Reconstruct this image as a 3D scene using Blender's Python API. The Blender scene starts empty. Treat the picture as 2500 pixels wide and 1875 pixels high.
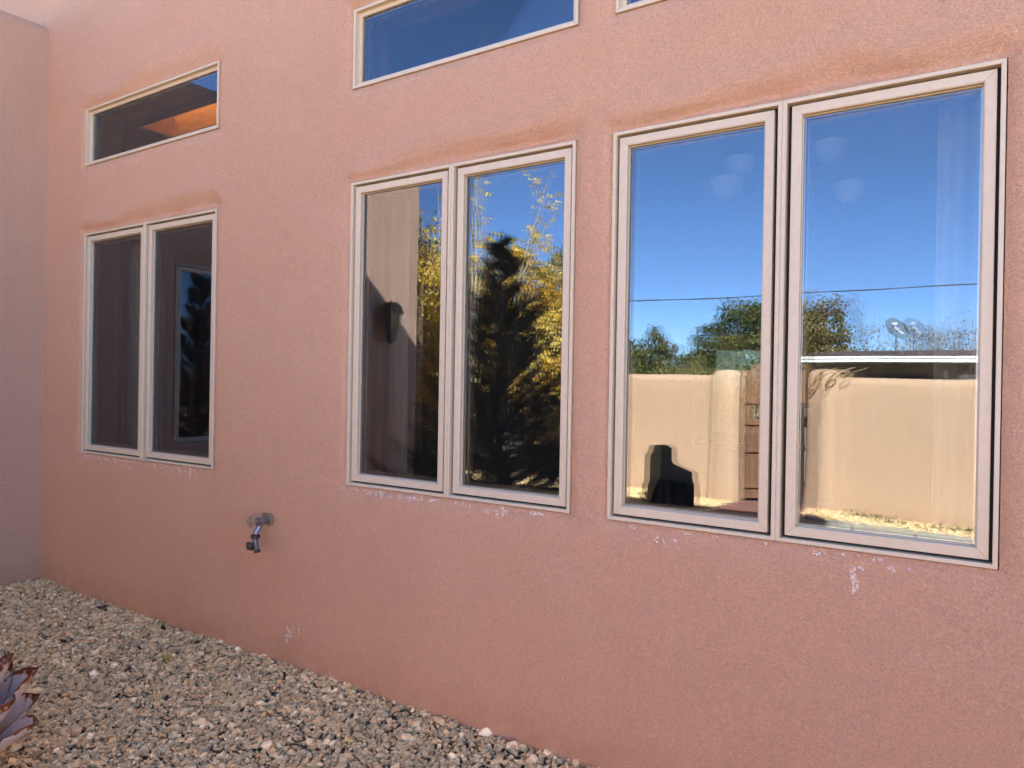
import bpy, math, random
import numpy as np
from mathutils import Vector, Matrix, noise as mnoise
random.seed(7); rng = np.random.default_rng(11)
R_ = math.radians
sc = bpy.context.scene
COL = sc.collection

# ------------------------------------------------------------------ camera, sky, sun, exposure
D = 2.650; H = 1.55
cam_d = bpy.data.cameras.new('camera'); cam = bpy.data.objects.new('camera', cam_d); COL.objects.link(cam)
yaw, pitch, roll = R_(33.608), R_(-0.133), R_(0.978)
f_ = Vector((-math.sin(yaw)*math.cos(pitch), math.cos(yaw)*math.cos(pitch), math.sin(pitch)))
r_ = Vector((math.cos(yaw), math.sin(yaw), 0)); u_ = r_.cross(f_)
r2 = math.cos(roll)*r_ + math.sin(roll)*u_; u2 = -math.sin(roll)*r_ + math.cos(roll)*u_
M = Matrix((r2, u2, -f_)).transposed().to_4x4(); M.translation = Vector((0, -D, H)); cam.matrix_world = M
cam_d.sensor_width = 36; cam_d.lens = 36*1798.56/2500; cam_d.clip_end = 3000; cam_d.clip_start = .05
sc.camera = cam

SUN = Vector((.54, 1, .87)).normalized()
elev = math.asin(SUN.z); azim = math.atan2(SUN.x, SUN.y)
w = bpy.data.worlds.new('World'); sc.world = w; w.use_nodes = True
nt = w.node_tree; bgn = nt.nodes['Background']; bgn.inputs[1].default_value = .075
sky = nt.nodes.new('ShaderNodeTexSky'); sky.sky_type = 'NISHITA'; sky.sun_disc = False
sky.sun_elevation = elev; sky.sun_rotation = azim; sky.altitude = 2500; sky.dust_density = .1; sky.ozone_density = 4; sky.air_density = .75
# thin cirrus over the whole sky
tc = nt.nodes.new('ShaderNodeTexCoord'); mp = nt.nodes.new('ShaderNodeMapping'); mp.inputs['Scale'].default_value = (1.3, 2.2, 7)
mp.inputs['Rotation'].default_value = (0.1, .15, .4)
nz = nt.nodes.new('ShaderNodeTexNoise'); nz.inputs['Scale'].default_value = 2.1; nz.inputs['Detail'].default_value = 9; nz.inputs['Distortion'].default_value = .5
cr = nt.nodes.new('ShaderNodeValToRGB'); cr.color_ramp.elements[0].position = .47; cr.color_ramp.elements[1].position = .8
cr.color_ramp.elements[1].color = (.16, .16, .16, 1)
mx = nt.nodes.new('ShaderNodeMix'); mx.data_type = 'RGBA'; mx.inputs['B'].default_value = (1.5, 1.9, 2.6, 1)
nt.links.new(tc.outputs['Generated'], mp.inputs[0]); nt.links.new(mp.outputs[0], nz.inputs['Vector']); nt.links.new(nz.outputs[0], cr.inputs[0])
nt.links.new(cr.outputs[0], mx.inputs['Factor']); hs = nt.nodes.new('ShaderNodeHueSaturation'); hs.inputs['Saturation'].default_value = 1.02; nt.links.new(sky.outputs[0], hs.inputs['Color']); nt.links.new(hs.outputs[0], mx.inputs['A']); nt.links.new(mx.outputs['Result'], bgn.inputs[0])

sl = bpy.data.lights.new('sun', 'SUN'); sun = bpy.data.objects.new('sun', sl); COL.objects.link(sun)
sl.energy = 5.0; sl.angle = R_(.53); sl.color = (1, .90, .76); sun.rotation_euler = SUN.to_track_quat('Z', 'Y').to_euler(); sun.location = (0, 20, 30)

vs = sc.view_settings; vs.view_transform = 'Standard'; vs.look = 'None'; vs.gamma = 1; vs.use_curve_mapping = False; vs.exposure = 3.12
cy = sc.cycles
cy.max_bounces = 10; cy.glossy_bounces = 6; cy.transparent_max_bounces = 24; cy.diffuse_bounces = 5
cy.use_denoising = True; cy.use_adaptive_sampling = False
cy.caustics_reflective = False; cy.caustics_refractive = False

# ------------------------------------------------------------------ materials
def newmat(name):
    m = bpy.data.materials.new(name); m.use_nodes = True; t = m.node_tree
    return m, t, t.nodes['Principled BSDF']
def mat(name, col, rough=.6, metal=0, var=0, vscale=8, bump=0, bscale=60, spec=.5, bdist=.002, stretch=None, col2=None):
    m, t, b = newmat(name)
    b.inputs['Roughness'].default_value = rough; b.inputs['Metallic'].default_value = metal
    b.inputs['Specular IOR Level'].default_value = spec
    b.inputs['Base Color'].default_value = (*col, 1)
    co = t.nodes.new('ShaderNodeTexCoord'); src = co.outputs['Object']
    if stretch:
        mpp = t.nodes.new('ShaderNodeMapping'); mpp.inputs['Scale'].default_value = stretch; t.links.new(src, mpp.inputs[0]); src = mpp.outputs[0]
    if var or col2:
        n = t.nodes.new('ShaderNodeTexNoise'); n.inputs['Scale'].default_value = vscale; n.inputs['Detail'].default_value = 6; n.inputs['Roughness'].default_value = .6
        t.links.new(src, n.inputs['Vector'])
        rp = t.nodes.new('ShaderNodeValToRGB'); rp.color_ramp.elements[0].position = .3; rp.color_ramp.elements[1].position = .7
        rp.color_ramp.elements[0].color = (*[c*(1-var) for c in col], 1)
        rp.color_ramp.elements[1].color = (*(col2 or [min(1, c*(1+var)) for c in col]), 1)
        t.links.new(n.outputs[0], rp.inputs[0]); t.links.new(rp.outputs[0], b.inputs['Base Color'])
    if bump:
        n2 = t.nodes.new('ShaderNodeTexNoise'); n2.inputs['Scale'].default_value = bscale; n2.inputs['Detail'].default_value = 5
        t.links.new(src, n2.inputs['Vector'])
        bp = t.nodes.new('ShaderNodeBump'); bp.inputs['Strength'].default_value = bump; bp.inputs['Distance'].default_value = bdist
        t.links.new(n2.outputs[0], bp.inputs['Height']); t.links.new(bp.outputs[0], b.inputs['Normal'])
    return m

def stucco(name, c1, c2, c3):
    m, t, b = newmat(name); L = t.links.new
    b.inputs['Roughness'].default_value = .92; b.inputs['Specular IOR Level'].default_value = .15
    g = t.nodes.new('ShaderNodeNewGeometry'); P = g.outputs['Position']
    def nz(scale, det, rough=.55, vec=P, dist=0):
        n = t.nodes.new('ShaderNodeTexNoise'); n.inputs['Scale'].default_value = scale; n.inputs['Detail'].default_value = det
        n.inputs['Roughness'].default_value = rough; n.inputs['Distortion'].default_value = dist; L(vec, n.inputs['Vector']); return n.outputs[0]
    def mix(f, a, bb):
        x = t.nodes.new('ShaderNodeMix'); x.data_type = 'RGBA'
        L(f, x.inputs['Factor'])
        for k, v in (('A', a), ('B', bb)):
            if isinstance(v, tuple): x.inputs[k].default_value = (*v, 1)
            else: L(v, x.inputs[k])
        return x.outputs['Result']
    def ramp(v, a, bb, lo=0, hi=1):
        x = t.nodes.new('ShaderNodeMapRange'); x.inputs[1].default_value = a; x.inputs[2].default_value = bb; x.inputs[3].default_value = lo; x.inputs[4].default_value = hi
        L(v, x.inputs[0]); return x.outputs[0]
    big = ramp(nz(1.3, 6), .35, .68, .25, .75)
    mpv = t.nodes.new('ShaderNodeMapping'); mpv.inputs['Scale'].default_value = (5, 5, .7); L(P, mpv.inputs[0])
    streak = ramp(nz(1.6, 4, .6, mpv.outputs[0]), .52, .8, 0, .45)
    c = mix(big, c1, c2); c = mix(streak, c, c3)
    fine = ramp(nz(120, 5, .8, P, 1.0), .36, .64, 0, 1)
    dark = tuple(v*.70 for v in c1)
    c = mix(ramp(fine, 0, .6, .44, 0), c, dark)
    c = mix(ramp(fine, .55, 1, 0, .5), c, tuple(min(1, v*1.22) for v in c2))
    spots = ramp(nz(26, 3, .6), .68, .78, 0, .16)
    c = mix(spots, c, tuple(v*.62 for v in c1))
    sp = t.nodes.new('ShaderNodeSeparateXYZ'); L(P, sp.inputs[0]); low = ramp(sp.outputs[2], 0, .22, 1, 0)
    ml = t.nodes.new('ShaderNodeMath'); ml.operation = 'MULTIPLY'; L(low, ml.inputs[0]); L(ramp(nz(7, 5, .65), .3, .65, .1, .8), ml.inputs[1]); c = mix(ml.outputs[0], c, tuple(v*w_ for v, w_ in zip(c1, (.78, .74, .66))))
    L(c, b.inputs['Base Color'])
    # float-finished sand texture: short worm-like ridges
    a1 = nz(105, 4, .65, P, 1.6); a2 = nz(300, 2, .6); a3 = nz(9, 3)
    ad = t.nodes.new('ShaderNodeMath'); ad.operation = 'MULTIPLY_ADD'; L(a2, ad.inputs[0]); ad.inputs[1].default_value = .35; L(a1, ad.inputs[2])
    b1 = t.nodes.new('ShaderNodeBump'); b1.inputs['Strength'].default_value = 1; b1.inputs['Distance'].default_value = .010; L(ad.outputs[0], b1.inputs['Height'])
    b2 = t.nodes.new('ShaderNodeBump'); b2.inputs['Strength'].default_value = .5; b2.inputs['Distance'].default_value = .012; L(a3, b2.inputs['Height']); L(b1.outputs[0], b2.inputs['Normal'])
    L(b2.outputs[0], b.inputs['Normal'])
    return m

def vcol_mat(name, rough=.8, spec=.3, attr='tint', trans=0, bump=0, bscale=200):
    m, t, b = newmat(name); a = t.nodes.new('ShaderNodeAttribute'); a.attribute_name = attr
    b.inputs['Roughness'].default_value = rough; b.inputs['Specular IOR Level'].default_value = spec
    src = a.outputs['Color']
    if bump:
        g = t.nodes.new('ShaderNodeNewGeometry')
        n = t.nodes.new('ShaderNodeTexNoise'); n.inputs['Scale'].default_value = bscale; n.inputs['Detail'].default_value = 3; t.links.new(g.outputs['Position'], n.inputs['Vector'])
        mr = t.nodes.new('ShaderNodeMapRange'); mr.inputs[1].default_value = .3; mr.inputs[2].default_value = .7; mr.inputs[3].default_value = .78; mr.inputs[4].default_value = 1.15
        t.links.new(n.outputs[0], mr.inputs[0])
        vm = t.nodes.new('ShaderNodeVectorMath'); vm.operation = 'SCALE'; t.links.new(src, vm.inputs[0]); t.links.new(mr.outputs[0], vm.inputs['Scale']); src = vm.outputs[0]
        bp = t.nodes.new('ShaderNodeBump'); bp.inputs['Strength'].default_value = bump; bp.inputs['Distance'].default_value = .003
        t.links.new(n.outputs[0], bp.inputs['Height']); t.links.new(bp.outputs[0], b.inputs['Normal'])
    t.links.new(src, b.inputs['Base Color'])
    if trans:
        tr = t.nodes.new('ShaderNodeBsdfTranslucent'); t.links.new(src, tr.inputs[0]); ms = t.nodes.new('ShaderNodeMixShader'); ms.inputs[0].default_value = trans
        t.links.new(b.outputs[0], ms.inputs[1]); t.links.new(tr.outputs[0], ms.inputs[2]); t.links.new(ms.outputs[0], t.nodes['Material Output'].inputs[0])
    return m

def glass_mat(name, r0, tint, refl):
    m = bpy.data.materials.new(name); m.use_nodes = True; t = m.node_tree; t.nodes.clear()
    o = t.nodes.new('ShaderNodeOutputMaterial'); ms = t.nodes.new('ShaderNodeMixShader')
    tr = t.nodes.new('ShaderNodeBsdfTransparent'); tr.inputs[0].default_value = (*tint, 1)
    t.links.new(tr.outputs[0], ms.inputs[1])
    if r0 is None:
        t.links.new(tr.outputs[0], o.inputs[0]); return m
    gl = t.nodes.new('ShaderNodeBsdfGlossy'); gl.inputs['Color'].default_value = (*refl, 1); gl.inputs['Roughness'].default_value = 0
    fr = t.nodes.new('ShaderNodeFresnel'); fr.inputs[0].default_value = 1.5
    mr = t.nodes.new('ShaderNodeMapRange'); mr.inputs[1].default_value = .04; mr.inputs[2].default_value = 1; mr.inputs[3].default_value = r0; mr.inputs[4].default_value = 1
    t.links.new(fr.outputs[0], mr.inputs[0]); t.links.new(mr.outputs[0], ms.inputs[0]); t.links.new(gl.outputs[0], ms.inputs[2])
    # thin film of dust and dried water runs on the glass
    tcx = t.nodes.new('ShaderNodeTexCoord'); mpx = t.nodes.new('ShaderNodeMapping'); mpx.inputs['Scale'].default_value = (9, 1, .8); nx = t.nodes.new('ShaderNodeTexNoise'); nx.inputs['Scale'].default_value = 5; nx.inputs['Detail'].default_value = 5
    t.links.new(tcx.outputs['Object'], mpx.inputs[0]); t.links.new(mpx.outputs[0], nx.inputs['Vector']); rx = t.nodes.new('ShaderNodeMapRange'); rx.inputs[1].default_value = .48; rx.inputs[2].default_value = .75; rx.inputs[3].default_value = .004; rx.inputs[4].default_value = .03
    t.links.new(nx.outputs[0], rx.inputs[0]); dfx = t.nodes.new('ShaderNodeBsdfDiffuse'); dfx.inputs[0].default_value = (.5, .48, .45, 1); m2 = t.nodes.new('ShaderNodeMixShader')
    t.links.new(rx.outputs[0], m2.inputs[0]); t.links.new(ms.outputs[0], m2.inputs[1]); t.links.new(dfx.outputs[0], m2.inputs[2]); t.links.new(m2.outputs[0], o.inputs[0])
    # faint roller-wave of heat treated glass
    g = t.nodes.new('ShaderNodeNewGeometry'); n = t.nodes.new('ShaderNodeTexNoise'); n.inputs['Scale'].default_value = 2.6; n.inputs['Detail'].default_value = 1
    t.links.new(g.outputs['Position'], n.inputs['Vector'])
    bp = t.nodes.new('ShaderNodeBump'); bp.inputs['Strength'].default_value = 1; bp.inputs['Distance'].default_value = .00016
    t.links.new(n.outputs[0], bp.inputs['Height']); t.links.new(bp.outputs[0], gl.inputs['Normal'])
    return m

M_FAC = stucco('pink_stucco', (.78, .455, .295), (.83, .505, .34), (.74, .44, .295))
M_WNG = stucco('wing_stucco', (.70, .455, .325), (.74, .49, .355), (.66, .43, .305))  # wing tone: less red and slightly cooler than the facade stucco
M_GAR = stucco('tan_stucco', (.64, .415, .27), (.68, .45, .295), (.60, .38, .245))
M_FRAME = mat('taupe_aluminium', (.68, .575, .42), .42, var=.04, vscale=30, bump=.15, bscale=400, bdist=.0005)
M_BLACK = mat('black_rubber', (.012, .012, .012), .7)
M_SPACER = mat('spacer_metal', (.45, .47, .48), .35, 1)
M_WOODTRIM = mat('oak_trim', (.30, .19, .10), .5, var=.25, vscale=6, stretch=(8, 8, .6))
M_GO = glass_mat('glass_outer', .125, (.86, .88, .85), (.72, .84, 1.0)); M_GI = glass_mat('glass_inner', .125, (.86, .88, .85), (.74, .86, 1.0))
M_GT = glass_mat('glass_clear', None, (1, 1, 1), None)
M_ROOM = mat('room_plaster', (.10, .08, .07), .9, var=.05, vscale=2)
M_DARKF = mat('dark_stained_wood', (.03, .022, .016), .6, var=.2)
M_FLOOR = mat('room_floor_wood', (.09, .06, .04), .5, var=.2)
M_PLY2 = mat('pine_plywood_shaded', (.50, .27, .09), .55, var=.35, vscale=3, stretch=(1, 2, 5))  # darker plywood copy: shading put into the colour so the shaft corner shows
M_PLY = mat('pine_plywood', (.72, .42, .12), .55, var=.35, vscale=4, stretch=(1, 1, 6), bump=.1)
M_WHITE = mat('white_paint', (.75, .74, .70), .6, var=.1, vscale=5)
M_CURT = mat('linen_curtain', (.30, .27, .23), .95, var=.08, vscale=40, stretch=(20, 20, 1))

# ------------------------------------------------------------------ helpers
def tag(o, label=None, cat=None, group=None, kind=None):
    if label: o['label'] = label
    if cat: o['category'] = cat
    if group: o['group'] = group
    if kind: o['kind'] = kind
    return o
def empty(name, loc=(0, 0, 0), rz=0, parent=None):
    o = bpy.data.objects.new(name, None); o.location = loc; o.rotation_euler = (0, 0, rz); o.empty_display_size = .1; COL.objects.link(o); o.parent = parent; return o
def mesh_obj(name, verts, faces, m, parent=None, smooth=False, loc=None):
    me = bpy.data.meshes.new(name); me.from_pydata([tuple(v) for v in verts], [], faces); me.update()
    for k in (m if isinstance(m, (list, tuple)) else [m]): me.materials.append(k)
    if smooth: me.polygons.foreach_set('use_smooth', [True]*len(me.polygons))
    o = bpy.data.objects.new(name, me); COL.objects.link(o); o.parent = parent
    if loc is not None: o.location = loc
    return o
def np_obj(name, V, F, m, parent=None, tint=None, smooth=False):
    """V (n,3) F (k,s) constant-size faces; tint per face colour -> corner attribute"""
    me = bpy.data.meshes.new(name); s = F.shape[1]
    me.vertices.add(len(V)); me.vertices.foreach_set('co', V.astype(np.float32).ravel())
    me.loops.add(F.size); me.loops.foreach_set('vertex_index', F.astype(np.int32).ravel())
    me.polygons.add(len(F)); me.polygons.foreach_set('loop_start', np.arange(0, F.size, s, dtype=np.int32))
    me.polygons.foreach_set('loop_total', np.full(len(F), s, dtype=np.int32))
    me.update(calc_edges=True)
    me.polygons.foreach_set('use_smooth', np.full(len(F), smooth))
    if tint is not None:
        a = me.attributes.new('tint', 'FLOAT_COLOR', 'FACE')
        a.data.foreach_set('color', np.concatenate([tint, np.ones((len(tint), 1))], 1).astype(np.float32).ravel())
    me.materials.append(m)
    o = bpy.data.objects.new(name, me); COL.objects.link(o); o.parent = parent
    return o
class MB:
    def __init__(s): s.v = []; s.f = []
    def add(s, V, F):
        b = len(s.v); s.v += [tuple(v) for v in V]; s.f += [tuple(b+i for i in f) for f in F]; return s
    def box(s, x0, x1, y0, y1, z0, z1, c=0):
        if c <= 0:
            V = [(x, y, z) for x in (x0, x1) for y in (y0, y1) for z in (z0, z1)]
            return s.add(V, [(0, 1, 3, 2), (4, 6, 7, 5), (0, 4, 5, 1), (2, 3, 7, 6), (0, 2, 6, 4), (1, 5, 7, 3)])
        import bmesh
        bm = bmesh.new(); bmesh.ops.create_cube(bm, size=1)
        for v in bm.verts: v.co = Vector(((x0+x1)/2+v.co.x*(x1-x0), (y0+y1)/2+v.co.y*(y1-y0), (z0+z1)/2+v.co.z*(z1-z0)))
        bmesh.ops.bevel(bm, geom=list(bm.edges), offset=c, segments=2, affect='EDGES')
        bm.verts.index_update(); V = [v.co[:] for v in bm.verts]; F = [tuple(v.index for v in f.verts) for f in bm.faces]; bm.free()
        return s.add(V, F)
    def tube(s, pts, rad, n=8, cap=True):
        pts = [Vector(p) for p in pts]; rad = rad if isinstance(rad, (list, tuple)) else [rad]*len(pts)
        V = []; prev = None
        for i, p in enumerate(pts):
            d = (pts[min(i+1, len(pts)-1)]-pts[max(i-1, 0)]).normalized()
            a = d.orthogonal().normalized() if prev is None else (prev-d*prev.dot(d)).normalized()
            prev = a; b = d.cross(a)
            V += [p+(a*math.cos(2*math.pi*k/n)+b*math.sin(2*math.pi*k/n))*rad[i] for k in range(n)]
        F = [(i*n+k, i*n+(k+1) % n, (i+1)*n+(k+1) % n, (i+1)*n+k) for i in range(len(pts)-1) for k in range(n)]
        if cap: F += [tuple(range(n))[::-1], tuple(range((len(pts)-1)*n, len(pts)*n))]
        return s.add(V, F)
    def lathe(s, prof, origin, axis, n=20, lobes=0, lobe_amp=0):
        axis = Vector(axis).normalized(); a = axis.orthogonal().normalized(); b = axis.cross(a); o = Vector(origin); V = []
        for (rr, h) in prof:
            for k in range(n):
                th = 2*math.pi*k/n; q = rr*(1+lobe_amp*math.cos(lobes*th)); V.append(o+axis*h+(a*math.cos(th)+b*math.sin(th))*q)
        F = [(i*n+k, i*n+(k+1) % n, (i+1)*n+(k+1) % n, (i+1)*n+k) for i in range(len(prof)-1) for k in range(n)]
        F += [tuple(range(n))[::-1], tuple(range((len(prof)-1)*n, len(prof)*n))]
        return s.add(V, F)
    def ring(s, x0, x1, z0, z1, prof, gap=.0004):
        """four mitred members running round a rectangle; prof = closed list of (inset, y)"""
        cs = [(x0, z0, 1, 1), (x1, z0, -1, 1), (x1, z1, -1, -1), (x0, z1, 1, -1)]
        n = len(prof)
        for k in range(4):
            a, b = cs[k], cs[(k+1) % 4]; dx = (b[0]-a[0]); dz = (b[1]-a[1]); L = math.hypot(dx, dz); ux, uz = dx/L*gap, dz/L*gap
            V = [(a[0]+a[2]*i+ux, y, a[1]+a[3]*i+uz) for i, y in prof]+[(b[0]+b[2]*i-ux, y, b[1]+b[3]*i-uz) for i, y in prof]
            F = [(j, (j+1) % n, n+(j+1) % n, n+j) for j in range(n)]+[tuple(range(n))[::-1], tuple(range(n, 2*n))]
            s.add(V, F)
        return s
    def build(s, name, m, parent=None, smooth=False, loc=None):
        o = mesh_obj(name, s.v, s.f, m, parent, smooth, loc)
        import bmesh
        bm = bmesh.new(); bm.from_mesh(o.data); bmesh.ops.recalc_face_normals(bm, faces=bm.faces); bm.to_mesh(o.data); bm.free()
        if smooth:
            try: o.data.set_sharp_from_angle(angle=R_(38))
            except Exception: pass
        return o

def vnoise(P, scale, seed=0):
    """smooth value noise, vectorised. P (...,2)"""
    q = P*scale+seed*17.31; i = np.floor(q).astype(np.int64); f = q-i; f = f*f*(3-2*f)
    def h(a, b):
        n = (a*374761393+b*668265263+seed*974711) & 0x7fffffff; n = (n ^ (n >> 13))*1274126177 & 0x7fffffff; return ((n ^ (n >> 16)) & 0xffff)/65535.0
    a = h(i[..., 0], i[..., 1]); b = h(i[..., 0]+1, i[..., 1]); c = h(i[..., 0], i[..., 1]+1); d = h(i[..., 0]+1, i[..., 1]+1)
    return (a*(1-f[..., 0])+b*f[..., 0])*(1-f[..., 1])+(c*(1-f[..., 0])+d*f[..., 0])*f[..., 1]-.5

# ------------------------------------------------------------------ ground
ground = mesh_obj('ground', [(-400, -400, -.03), (400, -400, -.03), (400, 400, -.03), (-400, 400, -.03)], [(0, 1, 2, 3)],
    mat('dry_soil', (.32, .255, .18), .95, var=.25, vscale=1.2, bump=.8, bscale=40, bdist=.02)); ground['kind'] = 'structure'
road = mesh_obj('road', [(-80, -20, -.024), (80, -15, -.024), (80, -10.8, -.024), (-80, -15.5, -.024)], [(0, 1, 2, 3)],
    mat('gravel_road', (.32, .30, .265), .95, var=.15, vscale=14, bump=.6, bscale=60, bdist=.01)); road['kind'] = 'structure'

# ------------------------------------------------------------------ house shell with window openings
WINS = {'W1': (-5.41, -3.875, 1.0, 2.55), 'W2': (-2.766, -1.466, 1.012, 2.55), 'W3': (-1.303, .002, 1.009, 2.551),
        'C1': (-5.41, -3.875, 3.02, 3.425), 'C2': (-2.766, -1.466, 3.018, 3.426), 'C3': (-1.303, .002, 3.018, 3.426)}
HF = 5.67; WX = -5.956; WH = 4.18; WY = 4.11

def wall_disp(X, Z, holes, seed):
    P = np.stack([X, Z], -1)
    y = -.006+.009*vnoise(P, 1.7, seed)+.006*vnoise(P, 4.3, seed+1)+.0042*vnoise(P, 10, seed+2)+.0022*vnoise(P, 25, seed+3)
    for (x0, x1, z0, z1) in holes:
        dx = np.maximum(np.maximum(x0-X, X-x1), 0); dz_up = np.maximum(Z-z1, 0); dz_dn = np.maximum(z0-Z, 0)
        dz = dz_up+dz_dn; d = np.hypot(dx, dz)
        edge = np.exp(-(d/.020)**1.5)
        y = y*(1-edge)+edge*.010
        # hand-pulled hollow over each head, deepest toward its right end
        wob = 1+.9*vnoise(P, 3.1, seed+5)
        inx = np.clip((X-x0+.05)/.06, 0, 1)*np.clip((x1+.05-X)/.06, 0, 1)
        t = (X-x0)/(x1-x0)
        dep = (.024+.018*np.clip(t, 0, 1))*wob if z1 < 3 else .010*wob
        dep = dep*(1+.7*vnoise(P, 14, seed+7))
        wid = (.030+.03*np.clip(t, 0, 1))*(1+.8*vnoise(P*np.array([1, 0.]), 5.3, seed+8))
        y = y+inx*dep*np.exp(-(dz_up/wid)**2)*(Z >= z1)*(1-edge)
        lip = inx*.012*np.exp(-((dz_up-2.0*wid)/.05)**2)*(Z >= z1)
        y = y-lip
        y = y+inx*.005*np.exp(-(dz_dn/.05)**2)*(Z <= z0)*(1-edge)
    return y
def lines(a, b, step, marks):
    L = list(np.arange(a, b, step))+[b]
    out = [v for v in L if all(abs(v-m) > .045 for m in marks)]
    for m in marks:
        for o in (-.04, -.028, -.018, -.011, -.005, 0, .005, .011, .018, .028, .04):
            if a <= m+o <= b: out.append(m+o)
    return np.array(sorted(set(round(v, 5) for v in out)))
def wall_sheet(name, u0, u1, z0, z1, holes, step, mfun, m, parent, seed, top_round=0):
    us = lines(u0, u1, step, sorted({round(h[i], 5) for h in holes for i in (0, 1)})); zs = lines(z0, z1, step, sorted({round(h[i], 5) for h in holes for i in (2, 3)}))
    U, Z = np.meshgrid(us, zs); Y = wall_disp(U, Z, holes, seed)
    if top_round:
        t = np.clip((Z-(z1-top_round))/top_round, 0, 1); Y = Y+top_round*(1-np.sqrt(1-t*t*.999))
    V = mfun(U.ravel(), Y.ravel(), Z.ravel()); n = len(us); F = []
    uc = (us[1:]+us[:-1])/2; zc = (zs[1:]+zs[:-1])/2
    UC, ZC = np.meshgrid(uc, zc); keep = np.ones_like(UC, bool)
    for (a, b, c, d) in holes: keep &= ~((UC > a) & (UC < b) & (ZC > c) & (ZC < d))
    j, i = np.nonzero(keep); b0 = j*n+i; F = np.stack([b0, b0+1, b0+n+1, b0+n], 1)
    # returns into the openings
    ex = []; ef = []; base = len(V)
    for (a, b, c, d) in holes:
        loop = [(a, c), (b, c), (b, d), (a, d)]
        pts = []
        for k in range(4):
            p, q = loop[k], loop[(k+1) % 4]
            arr = us if p[1] == q[1] else zs; lo, hi = sorted((p[0], q[0]) if p[1] == q[1] else (p[1], q[1]))
            vals = [v for v in arr if lo-1e-6 <= v <= hi+1e-6]
            if (p[0] > q[0]) or (p[1] > q[1]): vals = vals[::-1]
            pts += [((v, p[1]) if p[1] == q[1] else (p[0], v)) for v in vals[:-1]]
        pts = np.array(pts); yy = wall_disp(pts[:, 0], pts[:, 1], holes, seed); m_ = len(pts); bs = base+len(ex)
        A = mfun(pts[:, 0], yy, pts[:, 1]); B = mfun(pts[:, 0], yy*0+.27, pts[:, 1]); ex += list(A)+list(B)
        ef += [(bs+k, bs+(k+1) % m_, bs+m_+(k+1) % m_, bs+m_+k) for k in range(m_)]
    if ex: V = np.vstack([V, np.array(ex)]); F = np.vstack([F, np.array(ef)])
    return np_obj(name, V, F, m, parent, smooth=True)

house = tag(empty('house', (0, 0, 0)), 'pink stucco adobe house whose shaded wall with taupe framed windows fills the view', 'house')
front = lambda U, Y, Z: np.stack([U, Y, Z], -1)
side = lambda U, Y, Z: np.stack([WX-Y, U, Z], -1)      # U = world y, faces +x
FH = [WINS[k] for k in ('W1', 'W2', 'W3', 'C1', 'C2', 'C3')]
XS = 1.75; HL = 5.15
wall_sheet('wall', -6.3, XS, -.05, HF, FH, .03, front, M_FAC, house, 3, .16)
wall_sheet('wall', XS, 4.6, -.05, HL, [], .05, front, M_FAC, house, 3, .16)
WWIN = (-2.27, -.955, .95, 2.535)
wall_sheet('wing_wall', -WY-.04, .0, -.05, WH, [WWIN], .035, side, M_WNG, house, 9, .14)
# the rest of the wing and of the main block
b = MB(); r = .14
def rounded_slab(x0, x1, y0, y1, z0, z1, rr, n=6):
    V = []; F = []
    rings = [(0, z0)]+[(rr*(1-math.cos(math.pi/2*k/n)), z1-rr+rr*math.sin(math.pi/2*k/n)) for k in range(n+1)]
    for ins, z in rings: V += [(x0+ins, y0+ins, z), (x1-ins, y0+ins, z), (x1-ins, y1-ins, z), (x0+ins, y1-ins, z)]
    for k in range(len(rings)-1):
        for j in range(4): F.append((k*4+j, k*4+(j+1) % 4, (k+1)*4+(j+1) % 4, (k+1)*4+j))
    F.append(tuple((len(rings)-1)*4+j for j in range(4))); return V, F
V, F = rounded_slab(-9.6, WX-.0, -WY-.0, -WY+.32, -.05, WH-.01, .14); MB().add(V, F).build('wing_end_wall', M_WNG, house, True)
# parapet strip of the wing (inner face) and its roof
mesh_obj('wing_parapet', [(WX-.13, -WY+.1, WH-.003), (WX-.13, .0, WH-.003), (WX-.34, 0, WH-.003), (WX-.34, -WY+.1, WH-.003), (WX-.34, 0, WH-.5), (WX-.34, -WY+.1, WH-.5)], [(0, 1, 2, 3), (3, 2, 4, 5)], M_WNG, house)
MB().box(-9.6, WX-.34, -WY+.3, 0, WH-.62, WH-.5).build('wing_roof', mat('roof_gravel', (.38, .35, .31), .95, var=.2, vscale=20), house)
MB().box(-9.6, -9.3, -WY+.3, 0, -.05, WH).build('wing_back_wall', M_FAC, house)
V, F = rounded_slab(-9.9, -6.3, -.0, .30, WH-.8, HF-.003, .14); MB().add(V, F).build('upper_wall', M_FAC, house, True)
MB().box(-9.9, -9.6, .3, 6, -.05, HF-.01).box(4.3, 4.6, .17, 6, -.05, HL-.16).box(-9.6, -3.0, 5.7, 6, -.05, 5.0).box(-2.1, 4.3, 5.7, 6, -.05, 5.0).box(-3.0, -2.1, 5.7, 6, -.05, .85).box(-3.0, -2.1, 5.7, 6, 2.12, 5.0).build('rear_wall', M_FAC, house)
MB().box(-9.6, XS-.002, .17, .34, HF-1.3, HF-.012).box(XS, 4.3, .17, .34, HL-1.1, HL-.012).build('parapet', M_FAC, house)
SX0, SX1, SY0, SY1, CZ = -6.76, -5.2, 1.15, 1.50, 3.9
rb = MB()
for (a, b_, c, d) in ((-9.6, SX0-.02, .3, 5.7), (SX1+.02, 4.3, .3, 5.7), (SX0-.02, SX1+.02, .3, SY0-.02), (SX0-.02, SX1+.02, SY1+.02, 5.7)): rb.box(a, b_, c, d, 4.42, 4.55)
rb.build('roof', mat('roof_membrane', (.4, .38, .35), .9), house)
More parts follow.
